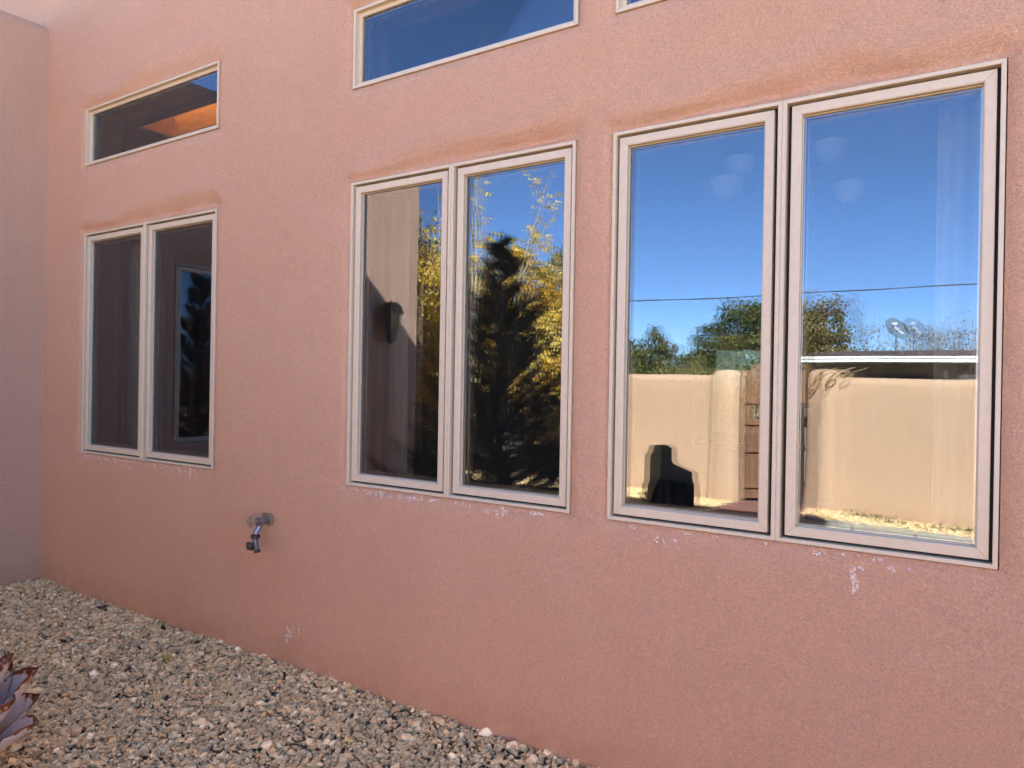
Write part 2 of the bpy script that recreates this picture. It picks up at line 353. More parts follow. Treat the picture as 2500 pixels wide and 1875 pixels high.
# interior
cb = MB()
for (a, b_, c, d) in ((-9.6, SX0-.02, .27, 5.7), (SX1+.02, 4.3, .27, 5.7), (SX0-.02, SX1+.02, .27, SY0-.02), (SX0-.02, SX1+.02, SY1+.02, 5.7)): cb.box(a, b_, c, d, CZ, CZ+.05)
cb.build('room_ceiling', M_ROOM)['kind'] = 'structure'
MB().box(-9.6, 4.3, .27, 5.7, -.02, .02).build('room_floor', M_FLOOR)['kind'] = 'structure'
pw = MB().box(-3.35, -3.2, .27, 5.69, .02, CZ).box(-9.6, -3.0, 5.6, 5.69, .02, CZ).box(-2.1, 4.3, 5.6, 5.69, .02, CZ).box(-3.0, -2.1, 5.6, 5.69, .02, .85).box(-3.0, -2.1, 5.6, 5.69, 2.12, CZ)
# inner lining of the facade between the openings
xs = [-9.6, -5.41, -3.875, -2.766, -1.466, -1.303, .002, 4.3]
for i in range(0, 7):
    if i % 2 == 0 or i == 4: pw.box(xs[i], xs[i+1], .255, .285, .02, CZ)
for a, b_ in ((-5.41, -3.875), (-2.766, -1.466), (-1.303, .002)): pw.box(a, b_, .255, .285, .02, 1.0).box(a, b_, .255, .285, 2.55, 3.018).box(a, b_, .255, .285, 3.427, CZ)
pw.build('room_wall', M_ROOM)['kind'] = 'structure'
sh = empty('skylight', (0, 0, 0), 0, house)
MB().box(SX0-.02, SX0, SY0-.02, SY1+.02, CZ, 4.6).build('shaft_panel', M_PLY2, sh)
MB().box(SX1, SX1+.02, SY0-.02, SY1+.02, CZ, 4.6).build('shaft_panel', M_PLY, sh)
MB().box(SX0, SX0+.56, SY1, SY1+.018, CZ, 4.6).build('shaft_panel', M_PLY, sh)
MB().box(SX0+.562, SX1, SY1, SY1+.02, CZ, 4.6).build('shaft_panel', M_PLY, sh)
MB().box(SX0, SX1, SY0-.02, SY0, CZ, 4.6).build('shaft_panel', M_PLY, sh)
MB().ring(SX0-.05, SX1+.05, SY0-.05, SY1+.05, [(0, 0), (0, .02), (.05, .02), (.05, 0)]).build('trim', M_WOODTRIM, sh)
tr = sh.children[-1]; tr.rotation_euler = (0, 0, 0)
for v in tr.data.vertices: x, y, z = v.co; v.co = (x, z, CZ-.001-y)

# ------------------------------------------------------------------ windows
def pane(name, x0, x1, z0, z1, y, m, eps, parent):
    cx = (x0+x1)/2; hw = (x1-x0)/2; hz = (z1-z0)/2
    b = [(-hw, -.002, -hz), (hw, -.002, -hz), (hw, -.002, hz), (-hw, -.002, hz), (-hw, .002, -hz), (hw, .002, -hz), (hw, .002, hz), (-hw, .002, hz)]
    o = mesh_obj(name, b, [(0, 1, 2, 3), (5, 4, 7, 6), (4, 0, 3, 7), (1, 5, 6, 2), (4, 5, 1, 0), (3, 2, 6, 7)], [m, M_GT], parent, loc=(cx, y, (z0+z1)/2))
    for p in list(o.data.polygons)[1:]: p.material_index = 1
    o.rotation_euler = (R_(eps[1]), 0, R_(eps[0])); return o
def window(rect, parent, label, fixed=False, tilt=((0, 0), (0, 0)), rz=0, origin=None):
    x0, x1, z0, z1 = rect; Wd = x1-x0; Hd = z1-z0
    root = empty('window', origin or (x0, 0, z0), rz, parent); tag(root, label)
    g = .0035   # tiny caulk line to the stucco
    if not fixed:
        FR = [(0, .10), (0, .0015), (.0015, 0), (.0125, 0), (.014, .0015), (.014, .10)]
        half = Wd/2
        for k in (0, 1):
            a = (0 if k == 0 else half+.0008); b_ = (half-.0008 if k == 0 else Wd)
            MB().ring(a+g*(k == 0), b_-g*(k == 1), g, Hd-g, FR).build('frame', M_FRAME, root)
            a2 = a+(.0035 if k == 0 else .005); b2 = b_-(.005 if k == 0 else .0035)
            MB().ring(a2+.0135, b2-.0135, .017, Hd-.017, [(0, .034), (0, .09), (.03, .09), (.03, .034)], 0).build('gasket', M_BLACK, root)
            SA = [(0, .05), (0, .0135), (.0016, .0118), (.030, .0118), (.034, .0150), (.034, .0335), (.037, .0335), (.037, .05)]
            sx0, sx1, sz0, sz1 = a2+.0235, b2-.0235, .0265, Hd-.0265
            MB().ring(sx0, sx1, sz0, sz1, SA, .0005).build('sash', M_FRAME, root)
            gx0, gx1, gz0, gz1 = sx0+.035, sx1-.035, sz0+.035, sz1-.035

            to, ti = tilt[k]
            pane('glass_pane', gx0-.006, gx1+.006, gz0-.006, gz1+.006, .040, M_GO, (-ti/2, to), root)
            pane('glass_pane', gx0-.006, gx1+.006, gz0-.006, gz1+.006, .058, M_GI, (ti/2, to), root)
            MB().ring(gx0-.005, gx1+.005, gz0-.005, gz1+.005, [(0, .0440), (0, .0525), (.012, .0525), (.012, .0440)], 0).build('spacer', M_SPACER, root)
            MB().ring(gx0-.012, gx1+.012, gz0-.012, gz1+.012, [(0, .066), (0, .10), (.026, .10), (.026, .066)], 0).build('inner_trim', M_WOODTRIM, root)
        MB().box(half-.0075, half+.0075, .003, .012, .006, Hd-.006).build('mullion', M_FRAME, root)
    else:
        FR = [(0, .10), (0, .0015), (.0015, 0), (.012, 0), (.0135, .0015), (.0135, .020), (.0135, .026), (.033, .026), (.0345, .0275), (.0345, .10)]
        MB().ring(g, Wd-g, g, Hd-g, FR, .0004).build('frame', M_FRAME, root)
        gx0, gx1, gz0, gz1 = .0365+g, Wd-.0365-g, .0365+g, Hd-.0365-g; to, ti = tilt[0]
        pane('glass_pane', gx0-.001, gx1+.001, gz0-.001, gz1+.001, .040, M_GO, (-ti/2, to), root)
        pane('glass_pane', gx0-.001, gx1+.001, gz0-.001, gz1+.001, .058, M_GI, (ti/2, to), root)
        MB().ring(gx0-.001, gx1+.001, gz0-.001, gz1+.001, [(0, .0440), (0, .0525), (.010, .0525), (.010, .0440)], 0).build('spacer', M_SPACER, root)
        MB().ring(gx0-.012, gx1+.012, gz0-.012, gz1+.012, [(0, .066), (0, .10), (.024, .10), (.024, .066)], 0).build('inner_trim', M_WOODTRIM, root)
    return root
window(WINS['W1'], house, 'taupe casement pair reflecting the shaded wing wall and its window', tilt=((0, .12), (0, .12)))
window(WINS['W2'], house, 'taupe casement pair reflecting yellow trees and a dark pine', tilt=((0, -.30), (.03, -.12)))
window(WINS['W3'], house, 'taupe casement pair reflecting blue sky and the tan garden wall', tilt=((0, -.26), (.06, -.60)))
window(WINS['C1'], house, 'low clerestory window showing an orange plywood skylight inside', True, ((0, .1),))
window(WINS['C2'], house, 'low clerestory window reflecting deep blue sky', True, ((0, .1),))
window(WINS['C3'], house, 'clerestory window cut by the upper photo edge', True, ((0, .1),))
window((0, WWIN[1]-WWIN[0], WWIN[2], WWIN[3]), house, 'window of the side wing seen only in reflection', tilt=((0, .1), (0, .1)), rz=R_(90), origin=(WX, WWIN[0], WWIN[2]))

# pale mineral runs below the windows
runr = random.Random(5)
m, t, b_ = newmat('mineral_deposit'); b_.inputs['Base Color'].default_value = (.90, .70, .60, 1); b_.inputs['Roughness'].default_value = .95
g_ = t.nodes.new('ShaderNodeNewGeometry'); n_ = t.nodes.new('ShaderNodeTexNoise'); n_.inputs['Scale'].default_value = 110; n_.inputs['Detail'].default_value = 3
t.links.new(g_.outputs['Position'], n_.inputs['Vector']); mr = t.nodes.new('ShaderNodeMapRange'); mr.inputs[1].default_value = .36; mr.inputs[2].default_value = .60; mr.inputs[4].default_value = .85
t.links.new(n_.outputs[0], mr.inputs[0]); t.links.new(mr.outputs[0], b_.inputs['Alpha']); M_MIN = m
def blot(x, z, wd, ln):
    n = max(4, int(ln/.006)); V = []; F = []
    for k in range(n+1):
        s = k/n; c = x+.25*wd*math.sin(7*s+x*40); hw = wd/2*(.35+.65*math.sin(math.pi*min(1, s*.8+.12)))*(.7+.5*random.random())
        for q in (-1, 0, 1): V.append([c+q*hw, 0, z-s*ln])
    V = np.array(V); V[:, 1] = wall_disp(V[:, 0], V[:, 2], FH, 3)-.0018; V[1::3, 1] -= .0012
    for k in range(n):
        for q in (0, 1): F.append((k*3+q, k*3+q+1, (k+1)*3+q+1, (k+1)*3+q))
    return mesh_obj('mineral_streak', V, F, M_MIN, house, True)
for x in (-5.27, -5.16, -5.12, -5.05, -4.96, -4.78, -4.74, -4.30, -4.22, -4.12, -4.09): blot(x+random.uniform(-.02, .02), .988-random.random()*.01, random.uniform(.012, .03), random.uniform(.02, .06))
for x in (-2.60, -2.56, -2.51, -2.46, -2.40, -2.33): blot(x, 1.0-random.random()*.008, random.uniform(.015, .03), random.uniform(.015, .035))
for x in (-1.88, -1.83, -1.79): blot(x, .99, .03, .022)
for x, l in ((-1.085, .026), (-1.052, .03), (-1.008, .04)): blot(x, .975, .014, l)
blot(-.395, .965, .022, .095); blot(-.378, .968, .02, .02); blot(-.284, .985, .022, .022); blot(-.235, .985, .012, .012)
for (xa, xb, z_, n_r) in ((-5.38, -3.95, .996, 26), (-2.70, -1.62, 1.006, 20), (-1.22, -.08, 1.003, 7)):
    for _ in range(n_r): blot(runr.uniform(xa, xb), z_-runr.random()*.004, runr.uniform(.010, .05), runr.uniform(.006, .022))
blot(-3.17, .22, .05, .09); blot(-3.08, .25, .012, .07)

# ------------------------------------------------------------------ hose bib
M_BR = mat('weathered_brass', (.36, .29, .19), .55, .35, var=.2, vscale=90, bump=.3, bscale=300)
M_GALV = mat('galvanised_metal', (.30, .33, .38), .38, .8, var=.35, vscale=80)
M_DK = mat('dark_plastic', (.035, .03, .03), .5)
M_DG = mat('grey_casting', (.16, .16, .165), .45, .6, var=.2, vscale=90)
M_TAN = mat('tan_pvc', (.24, .18, .11), .7, var=.15, vscale=60)
bib = tag(empty('hose_bib', (-3.335, 0, .775)), 'small metal garden tap with black Y hose splitter on the pink wall', 'garden tap')
MB().lathe([(.034, .012), (.034, -.018), (.031, -.022), (.018, -.023)], (0, 0, 0), (0, 1, 0), 24).box(-.062, -.005, -.017, .004, .006, .030, .003).build('flange', M_TAN, bib, True)
MB().tube([(0, -.018, -.004), (0, -.05, -.004)], .0125, 14).lathe([(.019, 0), (.021, .004), (.021, .012), (.019, .016)], (0, -.05, -.004), (0, -1, 0), 6).lathe([(.024, -.018), (.025, 0), (.022, .016), (.013, .022)], (0, -.072, -.004), (0, 1, 0), 20).tube([(0, -.072, -.004), (-.002, -.078, -.030), (-.004, -.095, -.052), (-.004, -.10, -.068)], [.016, .0155, .0145, .0145], 14).build('valve_body', M_GALV, bib, True)
MB().tube([(0, -.09, .0), (0, -.128, .004)], .0085, 10).build('stem', M_BR, bib, True)
MB().lathe([(.012, 0), (.026, .001), (.029, .005), (.029, .012), (.026, .016), (.013, .014)], (0, -.126, .004), (0, -1, .06), 40, 8, .07).tube([(0, -.128, .004), (0, -.146, .005)], .009, 12).build('handle', M_BR, bib, True)
MB().lathe([(.016, 0), (.024, -.003), (.024, -.021), (.016, -.024)], (-.004, -.10, -.068), (0, 0, 1), 30, 10, .04).build('coupling', M_DK, bib, True)
MB().tube([(-.004, -.10, -.09), (-.004, -.10, -.108), (.008, -.104, -.128), (.020, -.106, -.150)], [.014, .015, .013, .012], 12).tube([(-.004, -.10, -.108), (-.022, -.104, -.124)], [.013, .012], 12).build('splitter', M_DG, bib, True)
MB().lathe([(.015, 0), (.016, .003), (.016, .014), (.014, .018)], (.018, -.106, -.146), (.35, -.05, -.9), 16).build('outlet', M_DK, bib, True)
MB().lathe([(.012, 0), (.020, .003), (.020, .02), (.012, .024)], (-.026, -.112, -.130), (-.4, -.85, -.1), 24, 6, .08).build('knob', M_DK, bib, True)
MB().lathe([(.012, 0), (.015, .003), (.015, .016), (.010, .02)], (-.026, -.105, -.136), (-.25, -.1, -.9), 16).build('outlet', M_DK, bib, True)

# ------------------------------------------------------------------ lantern on the wing
M_IRON = mat('dark_bronze', (.03, .028, .03), .45, .6, bump=.2, bscale=80)
M_LG = mat('seeded_glass', (.08, .085, .08), .08)
ln = tag(empty('wall_lantern', (WX, -3.55, 2.27)), 'dark bronze wall lantern on the side wing, seen reflected in the middle window', 'lantern')
MB().lathe([(.02, 0), (.06, .002), (.055, .012), (.02, .018)], (0, 0, .02), (1, 0, 0), 20).tube([(.01, 0, .02), (.06, 0, .06), (.10, 0, .14), (.11, 0, .17)], .008, 8).build('bracket', M_IRON, ln, True)
MB().lathe([(.155, .045), (.15, .06), (.135, .09), (.12, .13), (.085, .165), (.02, .18), (.008, .19)], (.13, 0, 0), (0, 0, 1), 20).build('cap', M_IRON, ln, True)
MB().lathe([(.13, .045), (.055, -.26)], (.13, 0, 0), (0, 0, 1), 6).build('glass_body', M_LG, ln)
cg = MB()
for k in range(6):
    a = math.tau*k/6+.01; cg.tube([(.13+.135*math.cos(a), .135*math.sin(a), .045), (.13+.06*math.cos(a), .06*math.sin(a), -.26)], .005, 5)
cg.lathe([(.05, -.26), (.05, -.275), (.02, -.30), (.006, -.315)], (.13, 0, 0), (0, 0, 1), 12).lathe([(.112, .05), (.112, .035)], (.13, 0, 0), (0, 0, 1), 12).build('cage', M_IRON, ln)

# ------------------------------------------------------------------ things inside the rooms
def curtain(x0, x1, y, z0, z1, folds, label, amp=.02):
    n = folds*8; V = []; F = []
    for j, z in enumerate(np.linspace(z1, z0, 12)):
        for k in range(n+1):
            s = k/n; V.append((x0+(x1-x0)*s, y+amp*math.sin(s*folds*math.tau+.3*math.sin(z*2))*(.6+.4*math.sin(3*s)), z))
    for j in range(11):
        for k in range(n): F.append((j*(n+1)+k, j*(n+1)+k+1, (j+1)*(n+1)+k+1, (j+1)*(n+1)+k))
    o = mesh_obj('curtain', V, F, M_CURT, None, True); md = o.modifiers.new('thick', 'SOLIDIFY'); md.thickness = .004
    tag(o, label, 'curtain'); return o
curtain(-.20, .06, .32, .08, 2.75, 3, 'pale linen curtain inside the rightmost pane of the large right window', .03)
curtain(-2.80, -2.66, .34, .08, 2.75, 2, 'grey curtain inside the left pane of the middle window')
curtain(-5.42, -5.20, .34, .08, 2.75, 3, 'dim brown curtain inside the left pane of the far left window')
ch = tag(empty('chandelier', (-1.25, 2.5, 3.0)), 'ceiling lamp with pale bell shades, faint behind the sky reflection of the right window', 'lamp')
MB().tube([(0, 0, .9), (0, 0, .1)], .01, 8).lathe([(.03, 0), (.05, .04), (.03, .1)], (0, 0, .05), (0, 0, 1), 14).build('stem', M_IRON, ch)
M_SHADE = mat('frosted_glass', (.85, .84, .8), .3)
for k, (dx, dy, dz) in enumerate(((.3, 0, .10), (-.3, .05, .10), (.12, -.28, -.05), (-.32, -.2, -.1), (.38, .25, -.12))):
    MB().tube([(0, 0, .05), (dx*.6, dy*.6, dz-.05), (dx, dy, dz)], .007, 6).build('arm', M_IRON, ch)
    MB().lathe([(.03, 0), (.06, .01), (.095, .05), (.11, .10), (.112, .13)], (dx, dy, dz-.08), (0, 0, 1), 20).build('lamp_shade', M_SHADE, ch, True)
bw = MB().ring(-3.05, -2.05, .80, 2.17, [(0, 5.69), (0, 6.05), (.20, 6.05), (.20, 5.99), (.10, 5.99), (.10, 5.69)]).build('rear_window', M_DARKF, house)
pane('glass_pane', -2.87, -2.23, .98, 1.99, 6.02, glass_mat('tinted_glass', .1, (.055, .05, .035), (.9, .9, .9)), (0, 0), bw)

# ------------------------------------------------------------------ garden wall, posts, gate
T = Vector((1, .15, 0)).normalized(); NRM = Vector((-.15, 1, 0)).normalized()      # NRM faces the house
def wl(x): return Vector((x, -6.64+.15*x, 0))
def adobe_wall(name, xa, xb, h0, h1, th, parent, seed, step=.12):
    n = int((xb-xa)/step); prof = []
    zs = [-.05, .0, .1, .3, .6, .9, 1.2, 1.42]
    for z in zs: prof.append((0+.035*math.exp(-z/.25), z/1.55, 0))
    rr = th/2
    for k in range(0, 9): a = math.pi*k/8; prof.append((-rr+rr*math.cos(a), 1, -rr*.75+rr*.75*math.sin(a)))
    for z in reversed(zs): prof.append((-th, z/1.55, 0))
    V = []; F = []; m_ = len(prof)
    for i in range(n+1):
        x = xa+(xb-xa)*i/n; h = h0+(h1-h0)*i/n+.018*mnoise.noise(Vector((x*.9, seed, 0)))
        for (o, zf, dz) in prof:
            z = zf*1.55 if zf < 1 else h+dz
            p = wl(x)+NRM*(o+.012*mnoise.noise(Vector((x*1.3, z*1.3, seed)))); V.append((p.x, p.y, z))
    for i in range(n):
        for k in range(m_-1): F.append((i*m_+k, i*m_+k+1, (i+1)*m_+k+1, (i+1)*m_+k))
    F += [tuple(range(m_)), tuple(range(n*m_, n*m_+m_))[::-1]]
    return mesh_obj(name, V, F, M_GAR, parent, True)
def post(xa, xb, h, depth, parent, fl=.03):
    cx = (xa+xb)/2; c = wl(cx)+NRM*(.04-depth/2); V = []; F = []; n = 32
    for (z, k, ins) in [(-.05, 1, -fl*1.2), (.1, 1, -fl), (.35, 1, -fl*.5), (.8, 1, -.005), (1.3, 1, 0), (h-.10, 1, 0), (h-.05, 1, .012), (h-.02, 1, .035), (h, 1, .075), (h+.008, 1, .12)]:
        for j in range(n):
            a = math.tau*j/n; ca, sa = math.cos(a), math.sin(a); e = .38
            px = math.copysign(abs(ca)**e, ca)*((xb-xa)/2-ins); py = math.copysign(abs(sa)**e, sa)*(depth/2-ins)
            p = c+T*px+NRM*py; V.append((p.x, p.y, z))
    for i in range(9):
        for j in range(n): F.append((i*n+j, i*n+(j+1) % n, (i+1)*n+(j+1) % n, (i+1)*n+j))
    F.append(tuple(range(9*n, 10*n)))
    return mesh_obj('post', V, F, M_GAR, parent, True)
gwl = tag(empty('garden_wall', wl(-7.5)), 'sunlit tan adobe garden wall left of the wooden gate, reflected in the right window', 'garden wall')
gwr = tag(empty('garden_wall', wl(1.5)), 'sunlit tan adobe garden wall right of the gate, below the satellite dish', 'garden wall')
def repar(o, p): o.parent = p; o.matrix_parent_inverse = Matrix.Translation(-Vector(p.location))
repar(adobe_wall('wall', -13, -3.2, 1.74, 1.70, .24, None, 2), gwl); repar(post(-3.27, -2.93, 1.76, .36, None), gwl)
repar(adobe_wall('wall', -1.68, 7, 1.655, 1.67, .24, None, 5), gwr); repar(post(-1.94, -1.62, 1.755, .36, None), gwr)

M_GATE = mat('old_gate_wood', (.17, .075, .035), .65, var=.45, vscale=7, stretch=(6, 6, .5), bump=.5, bscale=30, bdist=.004)
gate = tag(empty('garden_gate', wl(-2.90)+NRM*-.1, R_(-38)), 'arched dark brown plank gate standing open beside its tan post', 'gate')
for k in range(7):
    xa = .01+k*.135; xb = xa+.129; xc = (xa+xb)/2-.475; top = 1.55+.34*math.sqrt(max(0, 1-(xc/.52)**2))
    if 1 <= k <= 5:
        MB().box(xa, xb, 0, .035, .06, 1.12, .004).build('plank', M_GATE, gate); hh = 1.12+.24
        MB().box(xa, xb, 0, .035, hh, top, .004).build('plank', M_GATE, gate)
    else: MB().box(xa, xb, 0, .035, .06, top, .004).build('plank', M_GATE, gate)
for z in (.25, .72, 1.09, 1.37): MB().box(.015, .95, .036, .07, z-.05, z+.02, .004).build('rail', M_GATE, gate)
for k in range(5): MB().tube([(.22+k*.13, .02, 1.10), (.22+k*.13, .02, 1.38)], .007, 6).build('bar', M_IRON, gate)

# brick path through the gate
path = tag(empty('brick_path', wl(-2.43)), kind='structure')
brick_m = [mat('brick_red', (.27, .105, .075), .85, var=.2, vscale=12, bump=.4, bscale=50), mat('brick_brown', (.21, .095, .075), .85, var=.2, vscale=12, bump=.4, bscale=50)]
proto = [MB().box(-.098, .098, -.048, .048, -.03, 0, .004) for _ in (0,)][0]
bms = []
for bmat in brick_m:
    me = bpy.data.meshes.new('brick'); me.from_pydata(proto.v, [], proto.f); me.materials.append(bmat); bms.append(me)
for rrow in range(26):
    for c in range(5):
        o = bpy.data.objects.new('brick', random.choice(bms)); COL.objects.link(o); o.parent = path
        o.location = (-.42+c*.205+(.1 if rrow % 2 else 0)+random.uniform(-.003, .003), -.5+rrow*.104, .018+random.uniform(-.003, .004)); o.rotation_euler = (0, 0, random.uniform(-.02, .02))
# pale concrete edging in front of the right wall
M_CONC = mat('pale_concrete', (.38, .35, .29), .9, var=.15, vscale=12, bump=.4, bscale=50)
edg = tag(empty('edging', (0, 0, 0)), kind='structure')
for k in range(9):
    p = wl(-1.78+k*.62)+NRM*.72; o = MB().box(0, .60, -.05, .05, -.05, .055, .012).build('edging_block', M_CONC, edg); o.location = p; o.rotation_euler = (0, 0, math.atan(.15)+random.uniform(-.01, .01))

# ------------------------------------------------------------------ made-up solid standing in for a black stepped shape of unknown nature
M_BLK = mat('black_matte', (.006, .006, .0065), .95, spec=.05, bump=.6, bscale=20, bdist=.01)
OUT = [(-.36, -.03), (-.355, .30), (-.34, .32), (-.335, .67), (-.30, .68), (-.275, .775), (-.10, .79), (-.045, .76), (-.035, .60), (.0, .555), (.20, .49), (.25, .47), (.262, .36), (.285, .33), (.29, -.03)]
V = []; F = []; n = len(OUT)
for y, s_ in ((-.03, .93), (.04, 1.0), (.15, .97), (.22, .9)): V += [(x*s_+random.uniform(-.006, .006), y-.1+random.uniform(-.006, .006), z*(s_*.3+.7)) for x, z in OUT]
for k in range(3):
    for j in range(n): F.append((k*n+j, k*n+(j+1) % n, (k+1)*n+(j+1) % n, (k+1)*n+j))
F += [tuple(range(n)), tuple(range(3*n, 4*n))[::-1]]
silhouette = mesh_obj('black_silhouette', V, F, M_BLK, loc=(-3.42, -6.1, 0)); tag(silhouette, 'jagged black stepped silhouette standing in the gravel before the garden wall', 'unknown object')
import bmesh
bm = bmesh.new(); bm.from_mesh(silhouette.data); bmesh.ops.recalc_face_normals(bm, faces=bm.faces); bm.to_mesh(silhouette.data); bm.free()

# golden wire loops on the wall beside the post
M_GOLD = mat('straw_wire', (.42, .28, .10), .5)
lp = tag(empty('wire_loops', wl(-1.6)+Vector((0, .06, 1.66))), 'loops of thin golden wire hanging over the tan garden wall by the gate post', 'wire')
for cx, s_ in ((-.13, 1), (.05, .75)):
    for k in range(4):
        a = random.uniform(-.5, .5); L_ = random.uniform(.12, .2)*s_; pts = []
        for j in range(17):
            th = math.tau*j/16; w_ = .028+.006*k
            pts.append((cx+random.uniform(-.004, .004)-.06*(1-math.cos(th))*1.0+w_*math.sin(th)+a*.04*math.sin(th/2), .03+.02*math.sin(th)+k*.004, .06-L_*(1-math.cos(th))/2*1.2))
        pts += [(cx+.10+.02*k, -.04, .09+.01*k)]
        MB().tube(pts, .0045, 5).build('loop', M_GOLD, lp, True)

# ------------------------------------------------------------------ gravel
def hull_protos(n, k=13):
    out = []
    for _ in range(n):
        bm = bmesh.new(); s = (1, random.uniform(.62, .95), random.uniform(.42, .72))
        for _ in range(k):
            v = Vector((random.gauss(0, 1), random.gauss(0, 1), random.gauss(0, 1))).normalized()*random.uniform(.85, 1.08)
            bm.verts.new((v.x*s[0], v.y*s[1], v.z*s[2]))
        r = bmesh.ops.convex_hull(bm, input=list(bm.verts)); bmesh.ops.delete(bm, geom=[g for g in r['geom_interior'] if isinstance(g, bmesh.types.BMVert)], context='VERTS')
        bmesh.ops.triangulate(bm, faces=list(bm.faces)); bm.verts.index_update(); bm.verts.ensure_lookup_table()
        out.append((np.array([v.co[:] for v in bm.verts]), np.array([[v.index for v in f.verts] for f in bm.faces]))); bm.free()
    return out
PRO = hull_protos(28)
PAL = np.array([(.34, .28, .20), (.29, .235, .165), (.38, .325, .245), (.25, .20, .14), (.48, .43, .35), (.31, .27, .215), (.22, .19, .155), (.35, .26, .145), (.62, .57, .49), (.13, .12, .115), (.33, .235, .165), (.40, .34, .25)])
PW = np.array([.19, .16, .15, .13, .07, .11, .06, .03, .035, .012, .03, .04]); PW /= PW.sum()
def rots(n, tilt=.5):
    th = rng.uniform(0, 2*np.pi, n); ax = rng.normal(0, tilt, n); ay = rng.normal(0, tilt, n)
    cz, sz, cx, sx, c2, s2 = np.cos(th), np.sin(th), np.cos(ax), np.sin(ax), np.cos(ay), np.sin(ay); o = np.zeros(n); l = np.ones(n)
    Rz = np.stack([cz, -sz, o, sz, cz, o, o, o, l], 1).reshape(n, 3, 3); Rx = np.stack([l, o, o, o, cx, -sx, o, sx, cx], 1).reshape(n, 3, 3); Ry = np.stack([c2, o, s2, o, l, o, -s2, o, c2], 1).reshape(n, 3, 3)
    return Rx@Ry@Rz
def scatter(name, P, size, m, sat=1, tilt=.5):
    n = len(P); RR = rots(n, tilt); idx = rng.integers(0, len(PRO), n); ci = rng.choice(len(PAL), n, p=PW)
    col = (PAL[ci]*.68+(PAL*PW[:, None]).sum(0)*.32)*np.array([2.5, 2.14, 1.5])*rng.uniform(.78, 1.18, (n, 1)); Vs = []; Fs = []; Ts = []; base = 0
    for k, (pv, pf) in enumerate(PRO):
        s = np.nonzero(idx == k)[0]
        if not len(s): continue
        v = np.einsum('nij,vj->nvi', RR[s], pv)*size[s][:, None, None]+P[s][:, None, :]
        f = pf[None]+(np.arange(len(s))*len(pv))[:, None, None]+base
        Vs.append(v.reshape(-1, 3)); Fs.append(f.reshape(-1, 3)); Ts.append(np.repeat(col[s], len(pf), 0)); base += len(s)*len(pv)
    o = np_obj(name, np.concatenate(Vs), np.concatenate(Fs), m, tint=np.concatenate(Ts)); o['kind'] = 'stuff'; return o
M_GRAV = vcol_mat('gravel_stone', .85, .25, bump=.35, bscale=160)
N = 112000
P = np.stack([rng.uniform(-5.97, .6, N), rng.uniform(-3.2, -.0, N)], 1)
dep = -P[:, 0]*.553+(P[:, 1]+D)*.833
core = (dep > 2.35) & (-P[:, 0] < 3.1*(P[:, 1]+D)+.5)
keep = core | (rng.uniform(0, 1, N) < .12)
P = P[keep]; core = core[keep]; n = len(P)
size = rng.lognormal(math.log(.0122), .42, n); size = np.clip(size, .0045, .034); size[~core] *= 1.6
lvl = rng.uniform(0, 1, n)
z = -.016+.017*lvl+.012*vnoise(P, 1.6, 31)+.010*vnoise(P, 5, 32)+.02*np.exp(P[:, 1]/.10)*.6+.03*np.exp(-((P[:, 0]+5.9)/.35)**2)
scatter('gravel', np.column_stack([P, z]), size, M_GRAV)
gb = mat('gravel_bed', (.20, .165, .12), .95, var=.4, vscale=90, bump=1, bscale=70, bdist=.02)
bed = mesh_obj('gravel_bed', [(-5.96, -6.0, -.022), (4.6, -6.0, -.022), (4.6, 0, -.022), (-5.96, 0, -.022)], [(0, 1, 2, 3)], gb); bed['kind'] = 'structure'
N = 26000
X = rng.uniform(-9, 2.5, N); s = rng.uniform(0, 1, N)
Yl = -6.64+.15*X; Pg = np.stack([X, Yl+.02+s*1.5], 1); okk = ~((X > -2.98) & (X < -1.88) ); Pg = Pg[okk]; s = s[okk]
okk = (s < .5) | (Pg[:, 0] < -3); Pg = Pg[okk]
size = np.clip(rng.lognormal(math.log(.018), .3, len(Pg)), .008, .04)
z = -.01+.02*rng.uniform(0, 1, len(Pg))+.05*vnoise(Pg, 1.4, 41)+.03
scatter('gravel', np.column_stack([Pg, z]), size, M_GRAV)
PALx = PAL

# ------------------------------------------------------------------ foliage helpers
def leaf_mesh(name, C, size, cols, m, parent, aspect=.8, up=0):
    n = len(C); RR = rots(n, 1.2 if not up else up)
    base = np.array([(0, -.5, 0), (.42*aspect, -.12, .03), (.30*aspect, .28, .0), (0, .5, -.04), (-.30*aspect, .28, .0), (-.42*aspect, -.12, .03)])
    V = (np.einsum('nij,vj->nvi', RR, base)*size[:, None, None]+C[:, None, :]).reshape(-1, 3)
    F = (np.arange(n)*6)[:, None]+np.arange(6)[None]
    return np_obj(name, V, F, m, parent, tint=cols)
M_LEAF = vcol_mat('leaf', .6, .3, trans=.35)
M_BARK = mat('grey_bark', (.17, .14, .11), .9, var=.3, vscale=12, stretch=(3, 3, 1), bump=.6, bscale=40, bdist=.01)
M_WBARK = mat('white_bark', (.36, .34, .29), .8, var=.25, vscale=9, stretch=(1, 1, 4), bump=.2, bscale=60)
M_TWIG = mat('brown_twig', (.16, .115, .09), .85)
